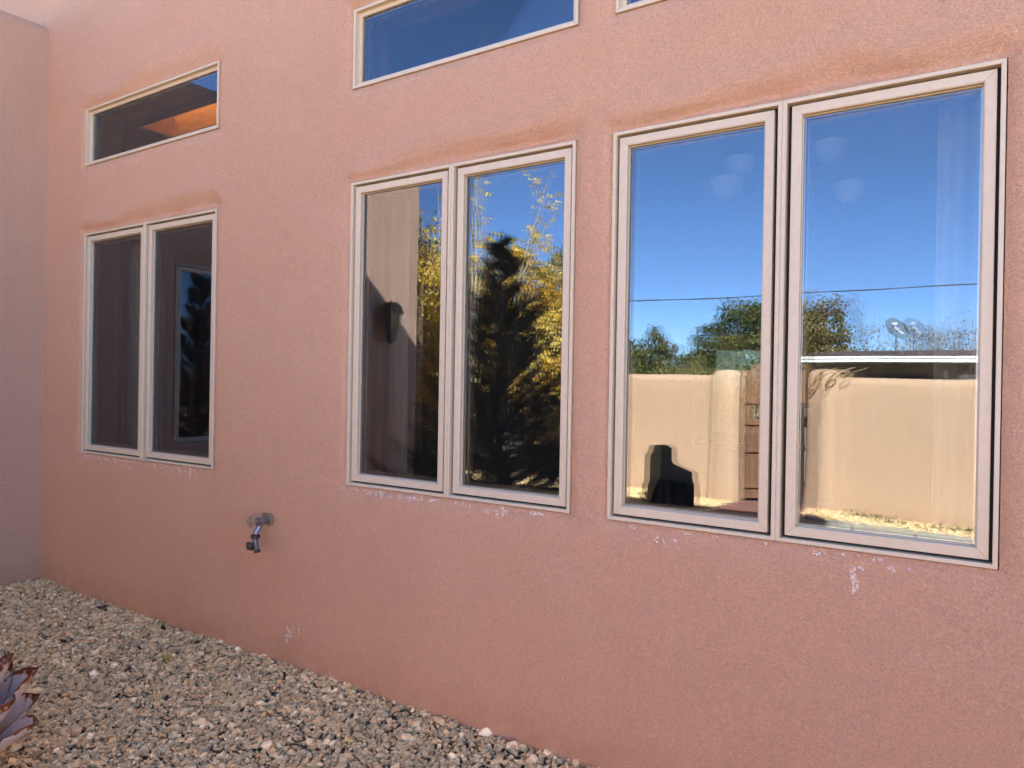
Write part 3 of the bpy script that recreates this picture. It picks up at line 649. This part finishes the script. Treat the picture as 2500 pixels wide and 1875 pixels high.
def grow(p, d, L, r, lvl, mb, tips, spread=.55, up=.25, nseg=4, kids=3, segs=None):
    pts = [p.copy()]; rad = [r]
    for i in range(nseg):
        d = (d+Vector((random.gauss(0, .12), random.gauss(0, .12), random.gauss(0, .08)+up*.12))).normalized(); p = p+d*L/nseg; pts.append(p.copy()); rad.append(r*(1-.75*(i+1)/nseg)+.001)
        if lvl <= 1: tips.append((p.copy(), d.copy()))
    mb.tube(pts, rad, 6 if r > .02 else 3, False)
    if lvl > 0:
        for k in range(kids+(lvl > 1)):
            t_ = random.uniform(.35, 1); q = pts[0].lerp(pts[-1], t_) if nseg < 2 else pts[min(nseg, max(1, int(round(t_*nseg))))]
            a = Vector((random.gauss(0, 1), random.gauss(0, 1), random.gauss(0, .5))); a = (a-d*a.dot(d)).normalized()
            grow(q.copy(), (d+a*spread*random.uniform(.7, 1.4)+Vector((0, 0, up*.4))).normalized(), L*random.uniform(.5, .75), max(.003, r*.5), lvl-1, mb, tips, spread, up, nseg, kids)
def broad_tree(name, loc, label, h, stems, r0, leaves, lsize, pal, bark, cat='tree', group=None, lean=.25, spread=.7, kids=3, lvl=3, scat=.12, parent_tip=1):
    root = tag(empty(name, loc), label, cat, group); mb = MB(); tips = []
    for k in range(stems):
        a = math.tau*k/stems+random.random(); d = Vector((lean*math.cos(a), lean*math.sin(a), 1)).normalized()
        grow(Vector((.12*math.cos(a)*(stems > 1), .12*math.sin(a)*(stems > 1), -.05)), d, h*random.uniform(.5, .68), r0*random.uniform(.7, 1), lvl, mb, tips, spread, .25, 5, kids)
    tz = np.array([t_[0][:] for t_ in tips]); tz[:, 2] = np.minimum(tz[:, 2], h*1.02)
    mb.build('trunk', bark, root, True)
    wts = np.clip(tz[:, 2]/h, .15, 1); wts = wts/wts.sum(); i = rng.choice(len(tz), leaves, p=wts)
    C = tz[i]+rng.normal(0, scat, (leaves, 3)); pal = np.array(pal)
    cl = pal[rng.integers(0, len(pal), len(tz))][i]*rng.uniform(.7, 1.25, (leaves, 1))
    leaf_mesh('crown', C, rng.uniform(.6, 1.3, leaves)*lsize, cl, M_LEAF, root); return root
YEL = [(.80, .54, .06), (.68, .44, .05), (.85, .64, .17), (.50, .38, .06), (.34, .30, .07), (.60, .34, .05)]
OLV = [(.14, .14, .045), (.20, .18, .05), (.10, .12, .035), (.26, .22, .07), (.17, .13, .04)]
GRN = [(.075, .115, .03), (.10, .14, .035), (.06, .09, .022), (.13, .16, .04), (.15, .14, .045)]
TAW = [(.32, .22, .09), (.40, .30, .12), (.22, .17, .07), (.18, .17, .06), (.28, .16, .08)]

# near trees: two aspens and the cottonwood group at the end of the wing
def aspen(loc, label, limbs, leaves):
    root = tag(empty('aspen', loc), label, 'tree'); mb = MB(); C = []
    for (pts, r0, nl) in limbs:
        pts = [Vector(p) for p in pts]; fine = []
        for a_, b__ in zip(pts[:-1], pts[1:]):
            for k in range(4): fine.append(a_.lerp(b__, k/4)+Vector((random.gauss(0, .008), random.gauss(0, .008), 0)))
        fine.append(pts[-1]); mb.tube(fine, [r0*.8*(1-.85*i_/(len(fine)-1)) for i_ in range(len(fine))], 7)
        for _ in range(nl):
            q = fine[random.randint(len(fine)//3, len(fine)-1)]; a_ = random.random()*math.tau; L_ = random.uniform(.12, .38)
            e_ = q+Vector((math.cos(a_)*L_*.6, math.sin(a_)*L_*.6, L_*.85)); m1 = q.lerp(e_, .5)+Vector((random.gauss(0, .02), 0, -.02)); mb.tube([q, m1, e_], [.003, .0022, .0015], 3, False)
            for z_ in (m1, e_, e_):
                if random.random() < leaves: C.append((z_+Vector((random.gauss(0, .03), random.gauss(0, .03), random.gauss(0, .03))))[:])
    mb.build('trunk', M_WBARK, root, True); n = len(C); pal = np.array(YEL[:3])
    leaf_mesh('crown', np.array(C), rng.uniform(.045, .075, n), pal[rng.integers(0, 3, n)]*rng.uniform(.7, 1.2, (n, 1)), M_LEAF, root)
aspen((-6.28, -5.3, 0), 'slim white trunked aspen left of the pine tip with few golden leaves', [([(0, 0, -.05), (.03, 0, 1.5), (.07, 0, 2.9), (-.02, 0, 3.9), (-.04, 0, 5.2)], .045, 26), ([(.02, 0, 2.2), (-.2, .05, 3.4), (-.3, .05, 4.6)], .016, 22)], .55)
aspen((-6.02, -5.35, 0), 'clump of thin white aspen stems above the pine tip', [([(0, 0, -.05), (0, 0, 2.6), (-.03, 0, 3.6), (.02, 0, 5.0)], .03, 30), ([(.02, 0, 2.0), (.06, 0, 3.4), (.05, .04, 4.9)], .022, 26), ([(.04, .03, 1.8), (.14, 0, 3.0), (.16, 0, 4.3)], .018, 30)], .6)
aspen((-5.6, -5.35, 0), 'white aspen stem leaning right above the pine', [([(0, 0, -.05), (.08, 0, 1.8), (.34, 0, 2.95), (.62, 0, 3.75), (.74, 0, 4.15)], .026, 30), ([(.36, 0, 2.9), (.75, .05, 3.5), (.95, .05, 3.75)], .012, 18)], .6)

# pine
def pine(loc, h, rad, label):
    root = tag(empty('pine_tree', loc), label, 'tree'); mb = MB(); mb.tube([(0, 0, -.05), (.01, 0, h*.5), (0, .01, h)], [.05, .03, .006], 8)
    S = []; Dv = []
    zz = .10
    while zz < h-.06:
        t_ = zz/h; L = rad*(1-t_)**1.0*(1 if t_ > .12 else .9)+.03; nb = 6 if t_ < .75 else 4
        a0 = random.random()*6
        for k in range(nb):
            a = a0+math.tau*k/nb+random.uniform(-.2, .2); l = L*random.uniform(.6, 1.15)
            p = Vector((0, 0, zz+random.uniform(-.07, .07))); d = Vector((math.cos(a), math.sin(a), .18+.5*t_)); pts = [p]
            for j in range(6):
                d = Vector((d.x+random.gauss(0, .06), d.y+random.gauss(0, .06), d.z+.07)); p = p+d.normalized()*l/6; pts.append(p)
                if j >= 1:
                    for sg in (-1, 1, 0):
                        q = p; dd = (d.normalized()+Vector((-d.y, d.x, 0))*sg*.9+Vector((0, 0, .25))).normalized(); ll = l*.33*(1-j/8)+.02
                        e = q+dd*ll; mb.tube([q, e], [.004, .002], 3, False)
                        for s_ in np.linspace(0.05, 1.05, max(4, int(ll/.016))): S.append((q+dd*ll*s_)[:]); Dv.append(dd[:])
            mb.tube(pts, [.014*(1-i_/7)+.002 for i_ in range(7)], 4, False)
        zz += .082
    for s_ in np.linspace(h-.16, h+.02, 22): S.append((0, 0, s_)); Dv.append((0, 0, 1))
    mb.build('trunk', M_BARK, root, True)
    S = np.array(S); Dv = np.array(Dv); k = 7; S = np.repeat(S, k, 0); Dv = np.repeat(Dv, k, 0); n = len(S)
    rnd = rng.normal(0, 1, (n, 3)); nd = Dv*.9+rnd*.55; nd /= np.linalg.norm(nd, axis=1)[:, None]; ln_ = rng.uniform(.045, .085, n)[:, None]
    sd = np.cross(nd, rng.normal(0, 1, (n, 3))); sd /= np.linalg.norm(sd, axis=1)[:, None]
    V = np.stack([S-sd*.0013, S+sd*.0013, S+nd*ln_], 1).reshape(-1, 3); F = np.arange(n*3).reshape(n, 3)
    col = np.array([(.035, .055, .022)])*rng.uniform(.6, 1.5, (n, 1)); np_obj('crown', V, F, vcol_mat('pine_needle', .55, .3), root, tint=col); return root
pine((-3.74, -2.71, 0), 2.86, 1.17, 'dark bushy young pine reflected in the middle and far left windows')

# trees, hedges and houses across the road
def crown_tree(name, loc, label, clumps, leaves, lsize, pal, bark=M_BARK, cat='tree', group=None, crisp=0):
    """clumps: list of (x,y,z,rx,rz) ellipsoids relative to loc"""
    root = tag(empty(name, loc), label, cat, group); mb = MB(); pal = np.array(pal); C = []; K = []
    vol = np.array([c[3]**2*c[4] for c in clumps]); vol = vol/vol.sum()
    for (c, v) in zip(clumps, vol):
        nsub = 46; sub = rng.normal(0, 1, (nsub, 3)); sub /= np.linalg.norm(sub, axis=1)[:, None]; sub *= rng.uniform(.35, 1.0, (nsub, 1))**.5*rng.uniform(.85, 1.12, (nsub, 1))
        sub = sub*np.array([c[3], c[3], c[4]])+np.array(c[:3]); sub[:, 2] = np.maximum(sub[:, 2], .15)
        nn = int(leaves*v); i = rng.integers(0, nsub, nn); C.append(sub[i]+rng.normal(0, 1, (nn, 3))*np.array([.17, .17, .15])*c[3]); K.append(pal[rng.integers(0, len(pal), nsub)][i]*rng.uniform(.65, 1.3, (nn, 1)))
        top = Vector((c[0], c[1], c[2]+c[4]*.5)); mid = Vector((c[0]*.4, c[1]*.4, c[2]*.5)); mb.tube([(0, 0, -.05), mid, top], [.14, .09, .02], 6, False)
        for q in sub[::(2 if crisp else 5)]: mb.tube([mid.lerp(top, .5), Vector(q)], [.03, .008], 3, False)
    C = np.concatenate(C); K = np.concatenate(K); mb.build('trunk', bark, root, True)
    leaf_mesh('crown', C, rng.uniform(.5, 1.4, len(C))*lsize, K, M_LEAF, root); return root
def rc(w, h, n, z0=.8, base=.9):
    out = []
    for k in range(n):
        x = random.uniform(-w, w); t_ = 1-(abs(x)/w)**2*.55; r = random.uniform(.28, .42)*w
        out.append((x*.8, random.uniform(-.4, .4)*w, z0+(h*t_-r*.8-z0)*random.uniform(.45, 1), r, r*.8))
    return out
crown_tree('juniper_tree', (-13.9, -30, 0), 'dark olive juniper at the left edge of the right window reflection', [(0, 0, 1.4, 1.2, 1.3), (.2, 0, 2.9, .8, 1.3), (.75, .2, 2.6, .6, 1.2), (-.8, 0, 2.4, .8, 1.3), (-1.7, 0, 1.9, .8, 1.3)], 15000, .12, OLV+GRN)
crown_tree('elm_tree', (-10.0, -31, 0), 'broad dark green elm behind the garden gate', [(0, 0, 2.0, 1.9, 1.6), (-1.1, 0, 3.4, 1.1, 1.2), (.2, 0, 4.3, 1.2, 1.15), (1.3, 0, 4.0, 1.2, 1.4), (-2.0, 0, 2.2, .9, 1.1), (2.2, .2, 2.6, 1.2, 1.6)], 30000, .13, GRN+OLV[:2])
crown_tree('elm_tree', (-6.6, -30.5, 0), 'olive and tan elm rising left of the satellite dish', [(-.6, 0, 2.2, 1.4, 1.8), (-.3, 0, 4.2, 1.0, 1.45), (.7, 0, 3.9, 1.0, 1.4), (.9, .2, 2.4, 1.1, 1.5), (-1.3, 0, 3.6, .9, 1.5)], 22000, .12, TAW+OLV)
crown_tree('shrub', (-11.6, -27.5, 0), 'pale yellow green shrub before the dark elm', [(0, 0, 1.5, 1.0, 1.0), (1.1, 0, 1.7, .8, .9)], 4200, .09, [(.30, .27, .08), (.36, .30, .10), (.20, .20, .06)], cat='shrub')
crown_tree('shrub', (-13.4, -26, 0), 'brown twiggy shrub before the pale shed', [(0, 0, .9, 1.0, .8), (-1.4, 0, 1.0, 1.1, .8)], 2600, .07, TAW, cat='shrub')
for (x, y, hh, lab) in ((-3.6, -33.5, 3.9, 'low twiggy bush behind the brown roof left of the dish'), (-2.2, -34, 4.4, 'reddish twiggy tree behind the brown roof right of the dish'), (-.4, -34, 3.7, 'low twiggy bush behind the roof at the right pane edge')):
    broad_tree('bare_tree', (x, y, 0), lab, hh, 5, .05, 1500, .085, TAW+[(.25, .15, .12)], M_TWIG, lean=.35, spread=.6, scat=.16)
proto_t = crown_tree('distant_tree', (-19, -44, 0), 'distant autumn tree beyond the neighbouring houses', rc(2.6, 5.0, 8), 6000, .2, OLV+TAW, group='distant trees beyond the road')
dl = ['on the skyline far left of the gate', 'beyond the far left end of the garden wall', 'at the far left end of the tree row', 'left of the road, behind the golden cottonwoods', 'nearest the road on the far left', 'straight behind the neighbour house', 'behind the right half of the neighbour house', 'past the right end of the neighbour house', 'just behind the pale blue roofed shed', 'between the road and the left skyline', 'left of the cottonwoods close to the road', 'just across the wall from the golden cottonwoods', 'behind the wing corner on the near side of the road']
proto_t['label'] = 'distant autumn tree left of the shed roof on the skyline'
for (x, y, s_), lb in zip(((-26, -46, 1.1), (-33, -42, .9), (-40, -38, 1.2), (-48, -30, 1), (-52, -20, 1.1), (9, -46, 1), (17, -42, 1.2), (26, -40, .9), (-17, -36, .75), (-23, -24, 1.05), (-29, -18, .9), (-15.5, -13.5, .8), (-18, -9, .9)), dl):
    c = proto_t.copy(); COL.objects.link(c); c.location = (x, y, 0); c.scale = (s_, s_, s_); c.rotation_euler = (0, 0, random.random()*6); c['label'] = 'autumn tree '+lb
    for chd in proto_t.children: d = chd.copy(); COL.objects.link(d); d.parent = c
crown_tree('cottonwood', (-7.6, -6.2, 0), 'dense golden cottonwood filling the left pane beside the wing edge', [(0, 0, 3.05, .7, .75), (.7, .1, 2.7, .6, .8), (-.6, 0, 2.6, .7, .8), (.2, 0, 1.6, 1.0, .8), (0, 0, 3.7, .3, .5)], 20000, .058, YEL, crisp=1)
crown_tree('cottonwood', (-6.1, -6.4, 0), 'golden cottonwood directly behind the dark pine', [(-.2, 0, 3.0, .55, .72), (.4, 0, 2.95, .5, .7), (-.5, .1, 2.2, .7, .9), (.3, 0, 1.7, .9, .8), (.75, 0, 2.3, .45, .8)], 21000, .056, YEL, crisp=1)
crown_tree('cottonwood', (-5.25, -6.75, 0), 'sparser golden cottonwood with bare twigs right of the pine', [(-.2, 0, 2.9, .40, .62), (.18, 0, 2.4, .42, .7), (0, 0, 1.6, .5, .8), (-.2, -.1, 2.0, .5, .6)], 9000, .05, YEL[3:]+OLV, crisp=1)
crown_tree('cottonwood', (-9.3, -8.0, 0), 'yellow cottonwood partly hidden behind the wing end', [(0, 0, 3.1, 1.0, 1.0), (.5, 0, 2.0, 1.2, 1.2), (-.8, 0, 2.4, .9, 1.1)], 12000, .065, YEL, crisp=1)

# weeds by the wall
M_WEED = vcol_mat('weed_leaf', .7, .2, trans=.2)
for k, (x, dy, lab) in enumerate(((-1.35, .14, 'sparse grey green weed at the wall foot, nearest the gate post'), (-1.05, .16, 'low grey green weed at the wall foot, second from the gate post'), (-.92, .38, 'flat dark weed in the middle of the sunlit gravel'), (-.42, .22, 'leafy green weed at the wall foot near the right pane edge'), (-.15, .26, 'rightmost green weed at the foot of the garden wall'))):
    p = wl(x)+NRM*dy; n = 60; c = rng.normal(0, 1, (n, 3))*np.array([.085, .05, .02])+np.array([0, 0, .055]); 
    o = leaf_mesh('weed', c, rng.uniform(.03, .06, n), np.array([(.10, .12, .05)])*rng.uniform(.6, 1.6, (n, 1)), M_WEED, None, .45, .8); o.location = p; tag(o, lab, 'weed')
crown_tree('shrub', (-7.15, -5.1, 0), 'dark green shrub at the foot of the cottonwoods by the wing corner', [(0, 0, .45, .5, .45), (.5, -.1, .4, .45, .35), (-.4, .1, .4, .5, .4)], 2600, .05, GRN, cat='shrub')
# golden shrub with pale leaves at the far side of the wing end
crown_tree('shrub', (-8.3, -5.4, 0), 'low shrub with pale pinkish leaves beside the wing corner', [(0, 0, .75, .55, .5), (.7, .3, .7, .45, .45)], 1300, .055, [(.5, .42, .36), (.42, .34, .26), (.3, .22, .12)], cat='shrub')

# ------------------------------------------------------------------ neighbour house
nb = tag(empty('neighbour_house', (-2, -25, 0)), 'low flat roofed neighbour house with peeling white fascia and dark brown wall', 'house')
M_NW = mat('brown_wall', (.17, .135, .095), .9, var=.1, vscale=3); M_RF = mat('brown_roof', (.095, .06, .05), .9, var=.2, vscale=3, stretch=(.3, 3, 3))
M_FAS = mat('peeling_white_board', (.80, .78, .72), .7, col2=(.86, .85, .8), vscale=9, stretch=(.35, 1, 6))
MB().box(-3.0, 10, -8, -1.1, -.05, 2.34).build('wall', M_NW, nb); MB().box(-3.6, 10.6, -8.6, .92, 2.50, 2.58).build('roof_deck', M_RF, nb)
V = [(-3.6, .93, 2.585), (10.6, .93, 2.585), (10.6, -4, 2.95), (-3.6, -4, 2.95), (-3.6, -8.6, 2.6), (10.6, -8.6, 2.6)]
mesh_obj('roof', V, [(0, 1, 2, 3), (3, 2, 5, 4), (0, 3, 4)], M_RF, nb)
MB().box(-3.6, 10.6, -8.6, .92, 2.345, 2.365).build('soffit', M_NW, nb)
x = -3.62
for L_ in (1.15, 1.35, 2.3, 2.0, 2.6, 2.4, 2.3):
    MB().box(x, x+L_-.01, .93, .965, 2.355+random.uniform(0, .02), 2.46, .006).build('fascia_board', M_FAS, nb); MB().box(x, x+L_-.01, .945, .99, 2.475, 2.545+random.uniform(0, .02), .006).build('fascia_board', M_FAS, nb); x += L_
M_DGL = mat('dark_window_glass', (.02, .025, .03), .05)
wn = MB().ring(-1.75, .10, 1.15, 2.02, [(0, -1.1), (0, -1.06), (.05, -1.06), (.05, -1.1)]).build('window', mat('dark_frame', (.05, .05, .055), .5), nb)
MB().box(-1.70, -.83, -1.095, -1.08, 1.2, 1.97).box(-.78, .05, -1.095, -1.08, 1.2, 1.97).build('pane', M_DGL, wn)
MB().box(1.05, 2.4, -1.1, -1.05, 1.3, 2.02, .01).build('white_shutter', M_WHITE, nb)
wlmp = tag(empty('wall_lamp', (-1.30, -26.04, 1.98)), 'small white carriage lamp on the brown neighbour wall', 'lantern')
MB().box(-.09, .09, -.02, .10, -.12, -.08).box(-.08, .08, 0, .10, .14, .17).build('frame', M_IRON, wlmp); MB().box(-.06, .06, .01, .09, -.08, .14).build('glass_body', M_WHITE, wlmp)

def dish(loc, s, label, yaw_, pit, txt=None):
    root = tag(empty('satellite_dish', loc), label, 'satellite dish'); q = Matrix.Rotation(yaw_, 4, 'Z')@Matrix.Rotation(pit, 4, 'X')@Matrix.Rotation(R_(58), 4, 'Z')
    n = 40; V = []; F = []; rs = [0, .25, .5, .75, .93, 1.0]
    for face, off in ((0, 0), (1, -.018)):
        for r_ in rs:
            for k in range(n):
                a = math.tau*k/n; V.append(Vector((r_*.50*math.cos(a), r_*.33*math.sin(a), .11*r_*r_+off)))
    m_ = len(rs)*n
    for sidx in (0, 1):
        for i in range(len(rs)-1):
            for k in range(n):
                f = (sidx*m_+i*n+k, sidx*m_+i*n+(k+1) % n, sidx*m_+(i+1)*n+(k+1) % n, sidx*m_+(i+1)*n+k); F.append(f if sidx == 0 else f[::-1])
    for k in range(n): F.append(((len(rs)-1)*n+k, (len(rs)-1)*n+(k+1) % n, m_+(len(rs)-1)*n+(k+1) % n, m_+(len(rs)-1)*n+k))
    top = Vector((0, 0, .85*s)); V = [top+(q@v)*s for v in V]
    mesh_obj('reflector', V, F, mat('dish_grey', (.075, .08, .08), .8, spec=.2), root, True)
    def tp(x, y, z): return top+(q@Vector((x, y, z)))*s
    MB().tube([(0, 0, -.05), (0, 0, .6*s), tp(0, 0, -.10)], .026*s, 10).tube([(-.22*s, .1, -.05), (0, 0, .5*s)], .010*s, 6).tube([(.25*s, .1, -.05), (0, 0, .5*s)], .010*s, 6).build('mast', M_DG, root, True)
    MB().tube([tp(0, -.33, .1), tp(0, -.44, .35), tp(0, -.30, .62)], .016*s, 6).build('feed_arm', M_DK, root); MB().lathe([(.03*s, 0), (.05*s, .02), (.05*s, .12*s), (.035*s, .14*s)], tp(0, -.28, .60), q@Vector((0, .4, -.8)), 12).box(*[c for p in ((tp(0, -.28, .66).x-.07*s, tp(0, -.28, .66).x+.07*s), (tp(0, -.28, .66).y-.04*s, tp(0, -.28, .66).y+.04*s), (tp(0, -.28, .66).z-.04*s, tp(0, -.28, .66).z+.04*s)) for c in p]).build('receiver', M_WHITE, root)
    if txt:
        cu = bpy.data.curves.new('lettering', 'FONT'); cu.body = txt; cu.size = .16*s; cu.align_x = 'CENTER'; cu.align_y = 'CENTER'; cu.extrude = .002
        o = bpy.data.objects.new('lettering', cu); COL.objects.link(o); dg = bpy.context.evaluated_depsgraph_get(); me = bpy.data.meshes.new_from_object(o.evaluated_get(dg)); bpy.data.objects.remove(o)
        me.materials.append(mat('white_print', (.85, .85, .85), .6))
        for v in me.vertices:
            x, y = v.co.x/s, v.co.y/s+.06; rr = (x/.5)**2+(y/.33)**2; v.co = tp(x, y, .11*rr+.006+v.co.z)
        o = bpy.data.objects.new('lettering', me); COL.objects.link(o); o.parent = root
    return root
dish((-2.72, -22.9-2.3, 2.70), .92, 'large grey satellite dish with white lettering on a mast over the brown roof', R_(158), R_(62), 'StarBand')
dish((-14.4, -35.0, 2.95), .62, 'small pale satellite dish on the distant shed roof', R_(190), R_(70))
shd = tag(empty('shed', (-16.4, -36.2, 0)), 'distant shed with pale blue metal roof and whitish wall', 'shed')
MB().box(-2.6, 2.6, -4, 0, -.05, 2.45).build('wall', mat('whitewash', (.5, .49, .47), .9, var=.7, vscale=5), shd); MB().box(-2.8, 2.8, -4.2, .3, 2.5, 2.62).add([(-2.8, .3, 2.62), (2.8, .3, 2.62), (2.8, -4.2, 3.1), (-2.8, -4.2, 3.1)], [(0, 1, 2, 3)]).build('roof', mat('blue_grey_metal', (.33, .42, .46), .4, .3, var=.1), shd)
# power line
pl = tag(empty('power_line', (-5, -27, 0)), 'thin twisted overhead power cable crossing the blue sky reflection', 'cable')
pts = [Vector((xx, 0, 5.12+.0006*(xx-2)**2)) for xx in np.linspace(-32, 38, 71)]
MB().tube(pts, .014, 5).build('cable', M_DK, pl)
MB().tube([p+Vector((0, .028*math.cos(i_*1.1), .028*math.sin(i_*1.1))) for i_, p in enumerate(pts)], .012, 5).build('cable', M_DK, pl)
for xx, lab in ((-37.2, 'left utility pole of the overhead cable'), (33.2, 'right utility pole of the overhead cable')):
    MB().tube([(0, 0, -.1), (0, 0, 7.2)], [.14, .10], 12).box(-.06, .06, -.9, .9, 6.5, 6.62).build('utility_pole', M_BARK, None, True, loc=(xx, -27, 0))
    tag(bpy.context.scene.objects[[o.name for o in COL.objects if o.name.startswith('utility_pole')][-1]], lab, 'pole')
# greenery on the far side of the house, seen through the rear window
crown_tree('shrub', (-3.2, 12.5, 0), 'yellow green shrub beyond the rear window, seen through the house', [(-.8, 0, 1.2, 1.1, .9), (.8, 0, 1.0, 1.2, .8), (2.2, 0, 1.3, 1.1, .9)], 6000, .09, YEL+OLV, cat='shrub')

# ------------------------------------------------------------------ rusted metal agave at the lower left
m, t, b_ = newmat('painted_rusty_metal'); a_ = t.nodes.new('ShaderNodeAttribute'); a_.attribute_name = 'rust'
n_ = t.nodes.new('ShaderNodeTexNoise'); n_.inputs['Scale'].default_value = 45; n_.inputs['Detail'].default_value = 6; g_ = t.nodes.new('ShaderNodeNewGeometry'); t.links.new(g_.outputs['Position'], n_.inputs['Vector'])
ad = t.nodes.new('ShaderNodeMath'); ad.operation = 'MULTIPLY_ADD'; t.links.new(n_.outputs[0], ad.inputs[0]); ad.inputs[1].default_value = .9; t.links.new(a_.outputs['Fac'], ad.inputs[2])
cr = t.nodes.new('ShaderNodeValToRGB'); e = cr.color_ramp.elements; e[0].position = .82; e[0].color = (.78, .64, .55, 1); e[1].position = 1.25/1.3; e[1].color = (.20, .055, .018, 1); x_ = e.new(.88); x_.color = (.45, .20, .07, 1)
t.links.new(ad.outputs[0], cr.inputs[0]); t.links.new(cr.outputs[0], b_.inputs['Base Color']); b_.inputs['Roughness'].default_value = .5; b_.inputs['Metallic'].default_value = .15; M_AG = m
AGC = (-3.26, -1.58, 0)
ag = tag(empty('metal_agave', AGC), 'pale painted metal agave sculpture with rusty petal tips on the gravel', 'sculpture')
def petal(a, L_, wd, el, parent):
    nu, nv = 10, 14; V = []; R0 = []; F = []
    for j in range(nv+1):
        t_ = j/nv; wv = wd*(.55+.55*math.sin(math.pi*min(1, t_*.85)))*math.sqrt(max(0.0, 1-max(0, (t_-.66)/.34)**2.6)); out = .10+L_*(t_*math.cos(el)+.10*t_*t_); up_ = L_*(t_*math.sin(el)-.0*t_*t_)+.02
        if t_ > .8: out -= .05*(t_-.8)
        for i_ in range(nu+1):
            s_ = i_/nu*2-1; cup = .22*wv*s_*s_; lx = out-cup*math.sin(el)*1.2; lz = up_+cup*math.cos(el); ly = s_*wv/2
            V.append((lx*math.cos(a)-ly*math.sin(a), lx*math.sin(a)+ly*math.cos(a), lz)); R0.append(max(0, (t_-.74)/.26)**.9*.62+.40*max(0, abs(s_)-.86)/.14*t_)
    for j in range(nv):
        for i_ in range(nu): F.append((j*(nu+1)+i_, j*(nu+1)+i_+1, (j+1)*(nu+1)+i_+1, (j+1)*(nu+1)+i_))
    o = mesh_obj('petal', V, F, M_AG, parent, True); at = o.data.attributes.new('rust', 'FLOAT', 'POINT'); at.data.foreach_set('value', R0)
    md = o.modifiers.new('thick', 'SOLIDIFY'); md.thickness = .003; return o
for ringi, (nn, L_, el, wd) in enumerate(((9, .34, .72, .19), (10, .42, 1.05, .22), (8, .48, 1.3, .20))):
    for k in range(nn): petal(math.tau*k/nn+ringi*.45+.15, L_*random.uniform(.92, 1.06), wd, el, ag)

# a few dead leaves and dark bits on the gravel
M_DRY = vcol_mat('dry_leaf', .8, .2)
for k, (x, y, c_, lab) in enumerate(((-4.45, -.55, (.03, .03, .028), 'dark curled leaf on the gravel, left of centre'), (-4.2, -.10, (.04, .045, .05), 'dark scrap against the wall foot below the tap'), (-4.9, -.09, (.05, .05, .05), 'small dark scrap at the wall foot near the corner'), (-3.75, -.35, (.36, .33, .08), 'yellow green leaf on the gravel below the tap'), (-2.45, -.55, (.05, .06, .07), 'dark bluish scrap on the gravel near the wall'))):
    c = rng.normal(0, .006, (3, 3)); o = leaf_mesh('leaf', c, rng.uniform(.035, .055, 3), np.array([c_]*3), M_DRY, None, .7, .5); o.location = (x, y, .025); tag(o, lab, 'leaf')
